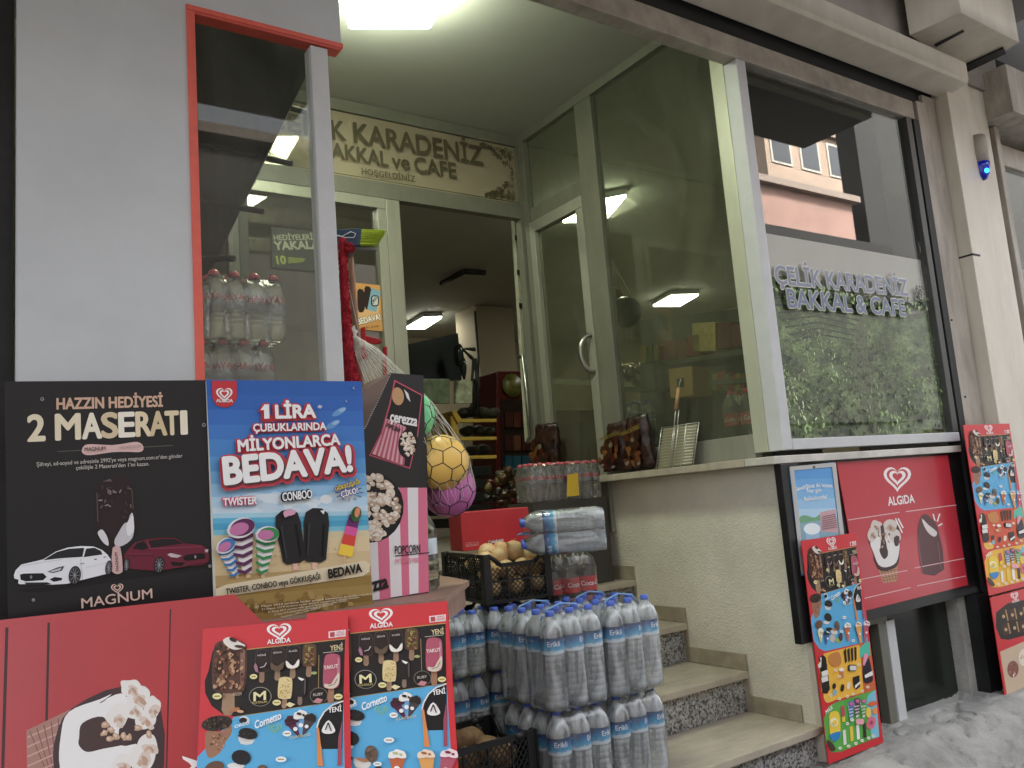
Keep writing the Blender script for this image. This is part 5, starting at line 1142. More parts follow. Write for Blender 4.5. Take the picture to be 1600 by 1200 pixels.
# ------------------------------------------------------------------ table with popcorn carton and water jug
ZTB = 1.185
m_wood = M('worn_brown_board', P(148, 118, 104, 1.0), .6, var=.22, vs=12, stretch=(1, 6, 1))
nr, tip, bk = onZ(695, 935, ZTB), onZ(733, 907, ZTB), onZ(697, 900.5, ZTB)
t = thing('table', 'worn brown wooden table behind the red board', 'table', (nr.x-.4, nr.y+.2, 0))
nl = nr-UH*.95; bl = Vector((-2.10, nl.y+.10, ZTB)); nl = Vector((max(nl.x, -2.95), min(nl.y, -.06), ZTB))
top = [nr, tip, bk, Vector((bk.x, bk.y+.12, ZTB)), Vector((-2.08, bk.y+.12, ZTB)), Vector((-2.08, -.03, ZTB)), Vector((-2.9, -.03, ZTB)), Vector((-2.9, min(nl.y, -.1), ZTB))]
B().extr([v-Vector((0, 0, .018)) for v in top], (0, 0, .018), m_wood).build('tabletop', t)
b = B(); q = [nr+Vector((-.01, .02, -.085)), tip+Vector((-.02, 0, -.085))]; b.extr([q[0], q[1], q[1]+Vector((-.02, .02, 0)), q[0]+Vector((-.02, .02, 0))], (0, 0, .0665), m_wood); b.build('apron', t)
for x, y in ((nr.x-.06, nr.y+.05), (bk.x-.05, bk.y+.05), (-2.85, -.08), (-2.35, nr.y+.35)): B().box((x-.02, y-.02, 0), (x+.02, y+.02, ZTB-.019), m_wood).build('leg', t)
# popcorn carton
pb = onZ(671, 926, ZTB+.001); FPc = Frame(pb, (1, 0, 0), (0, 0, 1)); cpc = FPc.m(K(300, 580, 3))
t = board_thing('popcorn_carton', 'tall black and pink striped popcorn carton with a slanted corner', 'box', FPc)
O_ = [cpc(*c) for c in ((930, 8), (1085, 20), (1113, 1033), (760, 1090), (760, 460), (805, 275))]
mpk = M('black_carton', (.016, .015, .016), .45)
B().extr([(u, v, -.002) for u, v in O_], (0, 0, .002), mpk).build('front_panel', t, local=True)
B().hexa([(O_[2][0]-.001, 0, -.002), (O_[2][0]-.001, 0, -.11), (O_[3][0], 0, -.11), (O_[3][0], 0, -.002)], [(O_[1][0]-.001, O_[1][1]*.72, -.0025), (O_[1][0]-.001, O_[1][1]*.72, -.11), (O_[3][0], O_[1][1]*.72, -.11), (O_[3][0], O_[1][1]*.72, -.0025)], mpk).build('carton_body', t, local=True)
B().extr([(*cpc(930, 10), -.004), (*cpc(805, 275), -.004), (*cpc(795, 120), -.10), (*cpc(880, 30), -.10)], (.001, .001, -.002), M('carton_inside', P(120, 100, 92), .7)).build('open_flap', t, local=True)
p = Pr(cpc); p.use('stripe_picture')
for k, (x0, x1) in enumerate(((985, 1008), (1058, 1104))): pass
def bandx(x0, x1, xb0, xb1, c): p.poly([(x0, 546), (x1, 546), (xb1, 1033+ (1113-xb1)*.17), (xb0, 1033+(1113-xb0)*.17)], c, 1)
p.poly([(800, 546), (1101, 546), (1111, 1032), (765, 1088), (765, 700)], 'E5E0E4', 1)
for a in ((1060, 1100, 1062, 1111), (970, 1010, 985, 1020), (862, 915, 880, 932), (770, 815, 776, 832)): bandx(*a, 'D9718F')
p.use('popcorn_picture'); p.ell(840, 640, 152, 165, '1A181A', 2, 10); 
def corn(cx, cy, rx, ry, n, s, L, sd):
    r = random.Random(sd)
    for _ in range(n):
        a, q = r.uniform(0, 6.28), math.sqrt(r.random()); x, y = cx+rx*q*math.cos(a), cy+ry*q*math.sin(a); z = s*r.uniform(.6, 1.1)
        p.blob(x, y, z, z*.8, r.choice(['D8C6B2', 'C9B49E', 'E4D6C6', 'B89E86']), L, r.uniform(0, 90), .3); p.blob(x-z*.2, y-z*.25, z*.45, z*.3, 'EFE6DA', L+.001, 0, .3)
corn(850, 640, 115, 150, 110, 22, 3, 3)
p.use('bag_picture'); p.poly([(948, 40), (1080, 110), (1060, 300), (1022, 458), (830, 395), (885, 290), (925, 150)], 'C8566C', 2); p.poly([(953, 50), (1074, 114), (1054, 298), (1018, 450), (838, 390), (892, 292), (932, 152)], '211E20', 3)
p.poly([(908, 222), (1000, 262), (985, 440), (842, 388), (890, 292)], 'D9A3AC', 4)
for k in range(7): p.poly([(912+14*k, 228+6*k), (919+14*k, 231+6*k), (868+21*k, 398+7*k), (858+21*k, 394+7*k)], 'B4566A', 5)
p.ell(963, 118, 28, 42, 'C79A72', 5, -8); p.ell(1010, 338, 45, 70, '1C191B', 6, 10); corn(1012, 335, 34, 55, 40, 11, 7, 5); p.poly([(992, 85), (1012, 105), (1022, 145), (1005, 125)], 'E8E6E6', 5)
p.text('çerezza', (925, 235), (1050, 258), 48, 'F0ECEC', 8, .03); p.text('POPCORN', (908, 262), (968, 288), 20, '1E1A1C', 8, .02)
p.text('POPCORN', (950, 858), (1068, 850), 38, '221E20', 4, .012); p.use('rule'); p.line([(950, 866), (1112, 850)], 4, '221E20', 4); p.text('PATLAMIŞ MISIR', (952, 902), (1066, 894), 22, 'E48FA6', 4, .01); p.text('zza', (850, 1030), (918, 1012), 62, '221E20', 5, .04)
p.use('perforation')
for k in range(26): x, y = 928-123*k/26, 14+262*k/26; p.line([(x, y), (x-2.5, y+5.5)], 4, 'BDB4B0', 6)
p.finish(t)
# five litre jug
jc = onZ(676, 926, ZTB+.001); jc.y += .10; jc.x += .012
m_jug = M('jug_plastic', (.80, .82, .84), .12, trans=1, ior=1.2)
t = thing('water_jug', 'large clear water jug with a pale label beside the popcorn carton', 'jug', jc)
q = onZ(697, 918, ZTB); r_ = .062
B().lathe([(0, .004), (r_*.8, 0), (r_*.98, .012), (r_, .05), (r_*.96, .058), (r_, .066), (r_, .11), (r_*.97, .113), (r_*.97, .165), (r_, .168), (r_*.98, .19), (r_*.8, .225), (r_*.45, .255), (.02, .268), (.02, .285), (0, .286)], m_jug, 26).build('body', t, local=True)
B().lathe([(r_*.975, .114), (r_*.975, .164)], M('jug_label', (.55, .63, .68), .4, var=.2, vs=20), 26).build('label', t, local=True)
B().lathe([(0, .286), (.023, .286), (.023, .305), (0, .306)], m_capb, 16).build('cap', t, local=True)

# ------------------------------------------------------------------ balls in a net bag
def icosa_ball(name, label, c, r, m, rot):
    t = thing(name, label, 'ball', c, 'play balls in the net bag')
    B().ell((0, 0, 0), (r, r, r), m, 36, 24).build('skin', t, local=True)
    bm = bmesh.new(); bmesh.ops.create_icosphere(bm, subdivisions=1, radius=1); bm.edges.ensure_lookup_table()
    b = B(); mk = M('ball_seam', (.02, .016, .02), .5)
    def arc(p, q, n=5): return [((p*(1-k/n)+q*(k/n)).normalized())*r*1.001 for k in range(n+1)]
    for e in bm.edges:                                           # edges of a truncated icosahedron
        a, c_ = e.verts[0].co, e.verts[1].co; b.tube(arc(a*(2/3)+c_/3, a/3+c_*(2/3)), .0017, mk, 5, False)
    for f in bm.faces:
        v = [x.co for x in f.verts]
    for v in bm.verts:
        for f in v.link_faces:
            o = [x.co for x in f.verts if x != v]; p_, q_ = (v.co*2+o[0])/3, (v.co*2+o[1])/3; b.tube(arc(p_, q_), .0017, mk, 5, False)
    bm.free(); b.build('seams', t, local=True); t.rotation_euler = rot; return t
DB = 2.75
bc = [(atD(648, 655, DB+.02), .066), (atD(689, 723, DB-.01), .093), (atD(701, 765, DB+.05), .092)]
bc[0] = (atD(640, 650, DB+.03), .085)
icosa_ball('play_ball', 'mint green play ball with black seams, topmost in the net', bc[0][0], bc[0][1], M('green_vinyl', P(120, 225, 155, 1.0), .4), (.3, .2, .5))
icosa_ball('play_ball', 'yellow play ball with black seams in the middle of the net', bc[1][0], bc[1][1], M('yellow_vinyl', P(232, 190, 92, 1.0), .4), (.9, .4, .1))
icosa_ball('play_ball', 'purple play ball with black seams, lowest in the net', bc[2][0], bc[2][1], M('purple_vinyl', P(192, 104, 168, 1.0), .4), (.2, .8, .9))
knot = atD(552, 527, DB); m_net = M('white_net_cord', (.60, .58, .54), .6)
axis = [knot+Vector((-.015, 0, .03)), knot, atD(575, 556, DB), atD(607, 602, DB), atD(640, 650, DB+.02), atD(666, 690, DB), atD(690, 728, DB), atD(700, 765, DB+.03), atD(705, 795, DB+.04)]
rad = [.022, .010, .040, .066, .088, .094, .097, .094, .035]
def netpt(s, a):
    k = min(int(s), len(axis)-2); f = s-k; c = axis[k].lerp(axis[k+1], f); r = rad[k]*(1-f)+rad[k+1]*f
    tt = (axis[min(k+1, len(axis)-1)]-axis[max(k-1, 0)]).normalized(); u = tt.cross(Vector((0, 1, .2))).normalized(); v = tt.cross(u)
    return c+(u*math.cos(a)+v*math.sin(a))*r
t = thing('net_bag', 'white net bag holding three play balls, hung inside the entrance', 'net bag', knot); b = B(); N = 22
for k in range(N):
    for sg in (1, -1): b.tube([netpt(s*.25, 2*math.pi*k/N+sg*s*.055) for s in range(0, 33)], .0008, m_net, 3, False)
b.build('mesh', t); b = B(); b.lathe([(0, 0), (.012, .004), (.016, .014), (.010, .024), (.018, .036), (.004, .044)], m_net, 10, Matrix.Translation(knot+Vector((0, 0, -.015)))); b.build('knot', t)
# ------------------------------------------------------------------ broom, mop, dustpan
DM = 2.72
m_fuz = M('red_microfibre', P(176, 30, 48, 1.0), .9, var=.25, vs=60, bump=1, bs=160)
t = thing('feather_mop', 'fuzzy red microfibre mop hanging behind the white corner post', 'mop', atD(540, 590, DM))
b = B(); rr_ = random.Random(2); pts = [atD(535, 372, DM), atD(537, 430, DM), atD(541, 500, DM), atD(545, 560, DM), atD(552, 600, DM), atD(556, 660, DM)]; rs = [.009, .013, .015, .018, .028, .036]
b.tube(pts, rs, m_fuz, 12)
for k in range(900):
    s = rr_.random()*4.99; i = int(s); f = s-i; c = pts[i].lerp(pts[i+1], f); r0 = rs[i]*(1-f)+rs[i+1]*f; d = Vector((rr_.gauss(0, 1), rr_.gauss(0, 1), rr_.gauss(0, .5))).normalized()
    b.tube([c+d*r0*.8, c+d*(r0+.003)+Vector((0, 0, -.003)), c+d*(r0+.004)+Vector((0, 0, -.010))], .0018, m_fuz, 3, False)
b.build('fibres', t)
b = B(); b.ell(atD(545, 388, DM), (.016, .016, .012), m_fuz, 12, 8, .15, 3)
for k in range(120):
    d = Vector((rr_.gauss(0, 1), rr_.gauss(0, 1), rr_.gauss(0, 1))).normalized(); c = atD(545, 388, DM); b.tube([c+d*.012, c+d*.021], .0016, m_fuz, 3, False)
b.build('tuft', t)
t = thing('broom', 'blue broom head with lime green bristles sticking out past the white post', 'broom', atD(560, 380, DM+.1))
DBr = DM+.08
def slab(px, D, th, m, name, par):
    q = [atD(x, y, D) for x, y in px]; return B().extr(q, AF*th, m, .003).build(name, par)
slab([(515, 360), (566, 356), (562, 384), (515, 386)], DBr, .05, M('navy_broom_block', P(38, 68, 98, 1.0), .4), 'head', t)
b = B(); m_br = M('lime_bristle', P(190, 214, 60, 1.0), .6, var=.15, vs=90)
for k in range(420):
    y0 = rr_.random(); dz = rr_.random()*.05; p0 = atD(565-3*y0, 357+26*y0, DBr)+AF*dz; p1 = atD(598-16*y0+rr_.uniform(-4, 4), 359+24*y0+rr_.uniform(-1, 1), DBr)+AF*(dz+rr_.uniform(-.008, .008)); b.tube([p0, p1], [.0016, .0009], m_br, 3, False)
b.build('bristles', t)
b = B(); b.tube([atD(x, y, DBr-.01) for x, y in ((520, 366), (535, 369), (548, 362), (556, 365), (553, 371), (540, 371), (520, 367))], .0016, M('white_cord', (.75, .75, .72), .6), 6); b.build('hanging_loop', t)
slab([(530, 384), (588, 386), (588, 391), (532, 389)], DBr+.02, .03, M('grey_rim', (.2, .2, .2), .5), 'rim', t)
t = thing('mop_handle', 'tan wooden broom stick leaning behind the red mop', 'stick', atD(560, 530, DM+.15)); m_stk = M('tan_wood', P(158, 118, 92, .9), .55, var=.1, vs=20, stretch=(3, 3, .3))
b = B(); b.tube([atD(547, 396, DM+.12), atD(558, 530, DM+.14), atD(566, 640, DM+.15)], .0105, m_stk, 12); b.build('stick', t)
b = B(); b.tube([atD(546.5, 393, DM+.12), atD(547.2, 401, DM+.12)], .0125, M('grey_ferrule', (.12, .11, .1), .5), 12); b.build('ferrule', t)
b = B(); b.tube([atD(549, 470, DM+.2), atD(556, 560, DM+.2)], .008, m_stk, 10); b.tube([atD(541, 428, DM+.1), atD(563, 530, DM+.1)], .0012, m_net, 5); b.build('second_stick', t)
t = thing('dustpan', 'red plastic dustpan and brush hanging by the door frame', 'dustpan', atD(585, 540, DM+.35)); m_rp = M('red_plastic', P(190, 36, 48, 1.0), .4)
slab([(563, 512), (570, 510), (572, 560), (564, 562)], DM+.33, .02, m_rp, 'handle', t); slab([(570, 524), (594, 530), (594, 534), (587, 538), (570, 536)], DM+.35, .05, m_rp, 'pan', t); slab([(598, 542), (604, 541), (605, 600), (598, 600)], DM+.36, .02, m_rp, 'brush_handle', t); slab([(548, 512), (555, 514), (556, 575), (548, 575)], DM+.3, .02, m_rp, 'grip', t)
# posters on the back glass
FZ = Frame(onY(555, 440, YB-.012), (1, 0, 0), (0, 0, 1)); cz = FZ.m(K(500, 340, 4.615))
t = board_thing('door_poster', 'orange ice cream poster on the glass behind the broom sticks', 'poster', FZ)
q = [FZ.uv(548, 441), FZ.uv(597, 446), FZ.uv(602, 518), FZ.uv(552, 514)]; board(t, q[::-1], .002, ink(205, 150, 88))
p = Pr(cz); p.use('glow_picture'); p.ell(340, 640, 90, 120, 'DDB07A', 1); p.use('bar_picture')
for x, y, a in ((295, 600, -14), (345, 580, -8)): p.poly([(x-25, y-70), (x, y-85), (x+25, y-60), (x+28, y+60), (x, y+85), (x-22, y+60)], '2C1E18', 3, sm=2)
p.poly([(372, 505), (440, 535), (405, 680), (340, 665)], '7FA9C0', 4); p.rr(368, 560, 425, 640, 20, '1E2024', 5); p.rr(376, 568, 417, 632, 14, 'C9CDD0', 6); p.text('ORIG', (380, 625), (412, 580), 18, '1E2024', 7, .03)
p.text('BEDAVA!', (278, 772), (438, 732), 40, 'F3EDE4', 5, .03, 0, '6A3A1C', .08); p.text('31 EKİM - 30 KASIM', (300, 805), (425, 788), 12, '4A2A14', 4, .01); p.finish(t)
FY = Frame(onY(425, 355, YB-.012), (1, 0, 0), (0, 0, 1)); cy_ = FY.m(K(280, 150, 2.963))
t = board_thing('gift_poster', 'dark poster with pale gift lettering behind the display glass', 'poster', FY); q = [FY.uv(424, 354), FY.uv(500, 363), FY.uv(502, 425), FY.uv(425, 418)]
board(t, q[::-1], .002, M('dark_poster', (.02, .022, .018), .5)); p = Pr(cy_); p.text('HEDİYELERİ', (440, 668), (620, 664), 24, 'B9BBA4', 2, .03); p.text('YAKALA', (444, 712), (650, 706), 36, 'C4C6B0', 2, .04); p.text('10', (455, 778), (495, 776), 36, 'B4C25A', 2, .04); p.use('block'); p.poly([(505, 745), (585, 752), (575, 768), (505, 776)], '8A9440', 1); p.finish(t)

# ------------------------------------------------------------------ bottled water in the display window
m_hay = M('red_print', P(190, 40, 50), .4)
def hayat(b): wrap_text(b, 'HAYAT', m_hay, .0320, .122, .021, .5, off=.02)
HP = still_prof(.218, .0318, .095, .150, .0125)
m_lab2 = GLASS('clear_label', (.9, .9, .9), refl=1, dirt=.25, dcol=(.8, .8, .8), ds=10)
H05 = pack('water_pack', 'x', 'packs of red-capped water in the display window', 4, 3, .0645, HP, m_clear, (.0165, .200, .218), M('pink_red_cap', P(205, 80, 92), .4), (.0316, .100, .148, m_lab2), hayat, (.158, .21))
HC = onY(392, 533, .16)
place(H05, HC.x-.012, .24, HC.z+.006, .04, label='upper pack of small red-capped water bottles behind the display glass')
o = copy_tree(H05); place(o, HC.x-.05, .24, HC.z-.216, -.03, label='lower pack of small red-capped water bottles behind the display glass')
b = B(); b.box((-2.55, .12, HC.z-.236), (-2.20, .45, HC.z-.218), m_white); b.build('glass_shelf', label='narrow shelf under the red-capped water bottles', cat='shelf')

# ------------------------------------------------------------------ open door leaf, charcoal, grill basket on the sill
t = thing('open_door_leaf', 'pale aluminium door leaf standing open at the right of the doorway', 'door', onY(822, 690, 1.93))
m_lf = M('pale_leaf', (.44, .44, .34), .4, .1, var=.15, vs=20)
def strip(x0, x1, y0, y1, Y, th, m, name, par, dx=12):
    q = [onY(x0, y0, Y), onY(x1, y0, Y), onY(x1+dx*(y1-y0)/350, y1, Y), onY(x0+dx*(y1-y0)/350, y1, Y)]; return B().extr(q, (0, th, 0), m, .003).build(name, par)
strip(803, 811, 338, 690, 2.06, .04, m_lf, 'stile', t, 22); strip(814, 821, 345, 690, 1.98, .04, m_alu, 'stile', t, 19); strip(824, 831, 340, 690, 1.90, .03, m_alul, 'stile', t, 18)
b = B()
for y in (372, 426, 478): q = onY(806+(y-338)*.062, y, 2.05); b.box(q-Vector((.02, .004, .018)), q+Vector((.02, -.001, .018)), m_dark)
b.build('hinge_plate', t)
b = B(); b.tube([onY(811, 558, 1.96), onY(817, 556, 1.90), onY(823, 620, 1.89), onY(828, 682, 1.88), onY(824, 690, 1.95)], .013, m_steel, 10); b.build('pull_handle', t)
m_bag = M('charcoal_bag', P(72, 42, 30, .7), .3, col2=P(24, 17, 15, .7), vs=12, bump=1, bs=16)
def bag(px, Y, d, label, sd, txt=True, X=None):
    f = (lambda x, y: onX(x, y, X)) if X is not None else (lambda x, y: onY(x, y, Y))
    q = [f(*c) for c in px]; c0 = sum(q, Vector())/len(q); t = thing('charcoal_bag', label, 'bag', Vector((c0.x, c0.y, min(v.z for v in q))), 'charcoal bags by the side glass')
    u = (q[3]-q[0]).normalized(); w = (q[3]-q[0]).length; n = Vector((0, 0, 1)).cross(u); n = n if n.dot(CAM-c0) > 0 else -n
    b = B(); R_ = random.Random(sd); k = b.mi(m_bag); rows = []
    nv, nu = 14, 16; lo, hi = (q[0], q[3]), (q[1], q[2])
    for j in range(nv+1):
        v = j/nv; row = []
        for i in range(nu*2):
            a = i/(nu*2)*2*math.pi; s = (1-math.cos(a))/2; side = math.sin(a)
            base = lo[0].lerp(hi[0], v).lerp(lo[1].lerp(hi[1], v), .04+.92*s)
            th = d*(.25+.75*math.sin(math.pi*min(1, max(.02, .12+v*.86)))**.6)*side*.5
            row.append(b.bm.verts.new(base+n*(th+R_.uniform(-.009, .009))+Vector((0, 0, R_.uniform(-.003, .003)))))
        rows.append(row)
    for a, c in zip(rows, rows[1:]):
        for i in range(len(a)): fc = b.bm.faces.new((a[i], a[(i+1) % len(a)], c[(i+1) % len(a)], c[i])); fc.material_index = k; fc.smooth = True
    for r_ in (rows[0][::-1], rows[-1]): fc = b.bm.faces.new(r_); fc.material_index = k
    b.build('sack', t)
    fr = Frame(c0+n*(d*.53), u, Vector((0, 0, 1)).lerp((hi[0]-lo[0]).normalized(), 1)); H_ = (hi[0]-lo[0]).length
    p = Pr(); p.use('label_picture')
    for k_ in range(26):
        y_ = R_.uniform(-.46, .12); c_ = R_.choice(['3A2214', '4E2A16', '6A3E1E', '3E1C14', '4A1E14', '2E1C14', '7A5226']); p.blob(R_.uniform(-.3, .3)*w*(1-.6*max(0, y_+.1)), y_*H_, w*R_.uniform(.05, .14), H_*R_.uniform(.04, .10), c_, 1, R_.uniform(50, 130), .35)
    p.ell(w*.05, .04*H_, w*.07, w*.06, '7A705E', 3, 0, 12); p.blob(-w*.2, -.38*H_, w*.09, H_*.035, '7E7A70', 3, 0, .4); p.blob(w*.22, -.42*H_, w*.06, H_*.03, '7E7A70', 3, 0, .4)
    if txt: p.text('MANGAL KÖMÜRÜ', (-w*.36, .15*H_), (w*.36, .23*H_), -.075*H_, '8A7630', 3, .02)
    e = thing('print', 'x', 'x'); 
    M4 = fr.mat(); bpy.data.objects.remove(e)
    for nme, bb in (('front_print', p),):
        bs = B(); z = 0
        for L, _, part, pts, faces, m, body in sorted(p.draws, key=lambda d_: d_[:2]):
            kk = bs.mi(m); z += 2e-4; vs = [bs.bm.verts.new(M4 @ Vector((x, y, z))) for x, y in pts]
            for ff in faces:
                try: fc = bs.bm.faces.new([vs[i] for i in ff]); fc.material_index = kk
                except ValueError: pass
        bs.build(nme, t, recalc=False)
    return t
bag([(943, 738), (950, 664), (982, 656), (986, 734)], None, .11, 'left charcoal bag of the pair on the stone sill', 1, X=-.075)
bag([(984, 735), (978, 655), (1012, 645), (1026, 728)], None, .11, 'right charcoal bag of the pair on the stone sill, next to the grill basket', 2, X=-.07)
bag([(836, 742), (838, 664), (872, 660), (876, 738)], None, .12, 'charcoal bag standing alone by the open door leaf', 3, False, X=-.10)
t = thing('grill_basket', 'steel wire grill basket with a wooden handle leaning on the side glass', 'grill', onX(1055, 730, -.08)); m_wire = M('bright_wire', (.6, .6, .56), .3, .8)
G = lambda x, y, o=0: onX(x, y, -.105+o*.02+(735-y)*.00035)
c4 = [(1025, 734), (1034, 668), (1092, 660), (1083, 727)]; b = B()
def bil(u, v): return (c4[0][0]*(1-u)*(1-v)+c4[1][0]*(1-u)*v+c4[2][0]*u*v+c4[3][0]*u*(1-v), c4[0][1]*(1-u)*(1-v)+c4[1][1]*(1-u)*v+c4[2][1]*u*v+c4[3][1]*u*(1-v))
for k in range(15): b.tube([G(*bil(0, k/14)), G(*bil(1, k/14))], .0017, m_wire, 4)
for u in (0, .33, .37, .45, .66, 1): b.tube([G(*bil(u, 0)), G(*bil(u, 1))], .0022, m_wire, 5)
for u in (0, 1):
    for k in range(13): b.tube([G(*bil(u, k/12)), G(*bil(u, k/12), 1.4)], .0014, m_wire, 4)
for k in range(18): b.tube([G(*bil(k/17, 1)), G(*bil(k/17, 1), 1.4)], .0014, m_wire, 4)
b.tube([G(*bil(0, 1), 1.4), G(*bil(1, 1), 1.4), G(*bil(1, 0), 1.4)], .002, m_wire, 5); b.build('wire_basket', t)
b = B()
for o_ in (-2, 3): b.tube([G(1056+o_-2, 676), G(1058+o_, 640)], .0022, m_wire, 5)
b.build('shank', t); b = B(); b.tube([G(1056.5, 640), G(1060.5, 606)], [.011, .010], M('pale_wood', P(176, 140, 98, .9), .5, var=.1), 8); b.build('handle', t)
b = B(); b.tube([G(1060.5, 606), G(1062, 598), G(1064, 592)], .002, m_wire, 5); b.build('hanging_ring', t)
B().extr([G(*bil(.05, .03), .8), G(*bil(.05, .97), .8), G(*bil(.95, .97), .8), G(*bil(.95, .03), .8)], (.003, 0, 0), M('paper_insert', P(176, 172, 140, .9), .7)).build('paper_insert', t)

# ------------------------------------------------------------------ inside the shop, through the doorway
def pxbox(name, label, cat, px, Y, d, m, group=None, bev=.004):
    q = [onY(x, y, Y) for x, y in px]; return B().extr(q, (0, d, 0), m, bev).build(name, label=label, cat=cat, group=group)
t = thing('television', 'dark flat television mounted high on the shop wall', 'television', onY(680, 590, 4.2)); m_tv = M('dark_screen', (.012, .014, .015), .18)
B().extr([onY(628, 596, 4.2), onY(722, 594, 4.2), onY(716, 520, 4.2), onY(628, 540, 4.2)], (0, .06, 0), m_tv, .006).build('screen', t)
b = B(); b.tube([onY(738, 560, 4.3), onY(722, 545, 4.3), onY(742, 546, 4.3)], .02, m_dark, 6); b.tube([onY(742, 486, 4.5), onY(748, 560, 4.5), onY(744, 640, 4.5)], .012, m_dark, 6)
for k in range(7): b.tube([onY(738+k, 560, 4.45), onY(742+random.Random(k).uniform(-8, 8), 600, 4.45), onY(740+random.Random(k+9).uniform(-10, 10), 650, 4.45)], .008, m_dark, 5)
b.build('bracket_and_cables', t)
t = thing('microphone_arm', 'black device on a swivel arm above the television', 'device', onY(725, 560, 4.0)); b = B(); b.ell(onY(717, 555, 4.0), (.05, .05, .10), m_tv, 10, 8, .2, 1); b.ell(onY(724, 575, 4.0), (.03, .03, .11), m_tv, 10, 8, .2, 2); b.build('body', t)
m_ych = M('yellow_crate', P(196, 160, 62, .9), .5, var=.12); m_prod = M('dark_produce', (.035, .035, .02), .7, var=.6, vs=25, bump=1, bs=30)
t = thing('produce_rack', 'yellow tiered produce rack inside the shop', 'rack', onY(740, 720, 4.4))
for y in (655, 683, 712): B().extr([onY(716, y, 4.4), onY(776, y-1, 4.4), onY(776, y+4, 4.4), onY(716, y+5, 4.4)], (0, .06, 0), m_ych).build('shelf_edge', t)
b = B(); b.extr([onY(705, 642, 4.38), onY(711, 640, 4.38), onY(722, 656, 4.38), onY(716, 662, 4.38)], (0, .3, 0), m_ych); b.build('side_panel', t); b = B(); b.extr([onY(704, 650, 4.4), onY(714, 650, 4.4), onY(720, 716, 4.4), onY(708, 716, 4.4)], (0, .4, 0), m_ych); b.build('side_panel', t)
b = B()
for x, y in ((725, 645), (740, 643), (756, 645), (768, 646), (730, 674), (745, 672), (760, 675), (740, 704), (756, 703)): b.ell(onY(x, y, 4.6), (.08, .1, .05), m_prod, 10, 6, .2, x)
b.build('produce', t)
for k in range(5): B().extr([onY(700, 745+20*k, 4.2), onY(768, 743+20*k, 4.2), onY(768, 728+20*k, 4.2), onY(700, 730+20*k, 4.2)], (0, .4, 0), m_crate, .006).build('stacked_crate', label='black crate stacked inside the shop below the yellow rack', cat='crate', group='crates stacked inside the shop')
t = thing('display_fridge', 'dark red drinks fridge inside the shop beyond the doorway', 'fridge', onY(800, 750, 5.0)); m_rf = M('fridge_red', P(92, 24, 24, .8), .4)
q = [onY(775, 800, 5.0), onY(860, 800, 5.0), onY(846, 580, 5.0), onY(776, 580, 5.0)]
B().extr(q, (0, .5, 0), m_rf, .01).build('cabinet', t)
B().extr([onY(784, 770, 4.985), onY(850, 770, 4.985), onY(842, 624, 4.985), onY(783, 624, 4.985)], (0, .012, 0), M('fridge_glass', (.03, .02, .018), .15)).build('door', t)
B().lathe([(0, 0), (.13, 0), (.13, .01), (0, .01)], M('round_badge', P(120, 118, 50, .7), .4, var=.6, vs=12), 20, Matrix.Translation(onY(800, 602, 4.97)) @ Matrix.Rotation(math.pi/2, 4, 'X')).build('badge', t)
rr_ = random.Random(12)
for k, (y, cols) in enumerate(((654, ((70, 30, 24), (86, 44, 30))), (690, ((60, 22, 22), (100, 60, 40))), (722, ((30, 72, 92), (36, 84, 104))))):
    for i in range(4):
        c = cols[i % 2]; x = 790+13*i; B().extr([onY(x, y+14, 4.95), onY(x+11, y+14, 4.95), onY(x+11, y-10, 4.95), onY(x, y-10, 4.95)], (0, .03, 0), M('pack_%d_%d' % (c[0], c[1]), P(*c, 1.0), .4), .004).build('drink_carton', label='small drink carton in the dark red fridge', cat='carton', group='drink cartons in the fridge')
t = thing('produce_window', 'bright packets on a chest behind the balls, under the television', 'packet', onY(700, 620, 4.1))
for x0, x1, c, y0, y1 in ((655, 703, (96, 106, 84), 592, 630), (712, 738, (150, 152, 128), 595, 630)): B().extr([onY(x0, y1, 4.1), onY(x1, y1, 4.1), onY(x1, y0, 4.1), onY(x0, y0, 4.1)], (0, .04, 0), M('packet_%d' % c[0], P(*c, .9), .4, var=.5, vs=14), .004).build('packet_face', t)
# crowd of small goods near the floor behind the red carton
for k in range(46):
    x = 775+rr_.uniform(-15, 75); y = 760+rr_.uniform(-25, 30); c = rr_.choice([(96, 30, 26), (70, 62, 40), (40, 34, 28), (120, 104, 60), (36, 26, 24), (84, 50, 30)])
    b = B(); q = onY(x, y, rr_.uniform(2.6, 3.3)); b.ell(q, (rr_.uniform(.03, .06), .03, rr_.uniform(.025, .05)), M('wrap_%d_%d' % (c[0], c[1]), P(*c, .8), .25, bump=.6, bs=60), 8, 6, .25, k)
    b.build('snack_packet', label='crinkled snack packet in the heap inside the doorway', cat='packet', group='snack packets inside the doorway')
o = copy_tree(H05); q = onY(850, 782, 1.35); place(o, -.46, 1.27, 1.425, -.1, label='pack of small water bottles with a blue band at the top of the stairs', sc=(.9, .9, .95)); o['group'] = 'small packs at the top of the stairs'
o = copy_tree(H05); place(o, -.22, 1.25, 1.425, -.1, label='pack of small bottles with a yellow price card at the top of the stairs', sc=(.9, .9, .95)); o['group'] = 'small packs at the top of the stairs'
b = B(); b.extr([onY(886, 776, 1.14), onY(905, 774, 1.14), onY(903, 739, 1.14), onY(887, 742, 1.14)], (0, .003, 0), ink(214, 178, 52)); b.build('price_card', label='yellow card with red figures on the small water pack', cat='card')
B().box((-.60, 1.16, .957), (-.09, 1.40, 1.421), M('step_stand', (.05, .045, .04), .7)).build('low_stand', label='dark low stand carrying the small water packs at the top of the stairs', cat='stand')

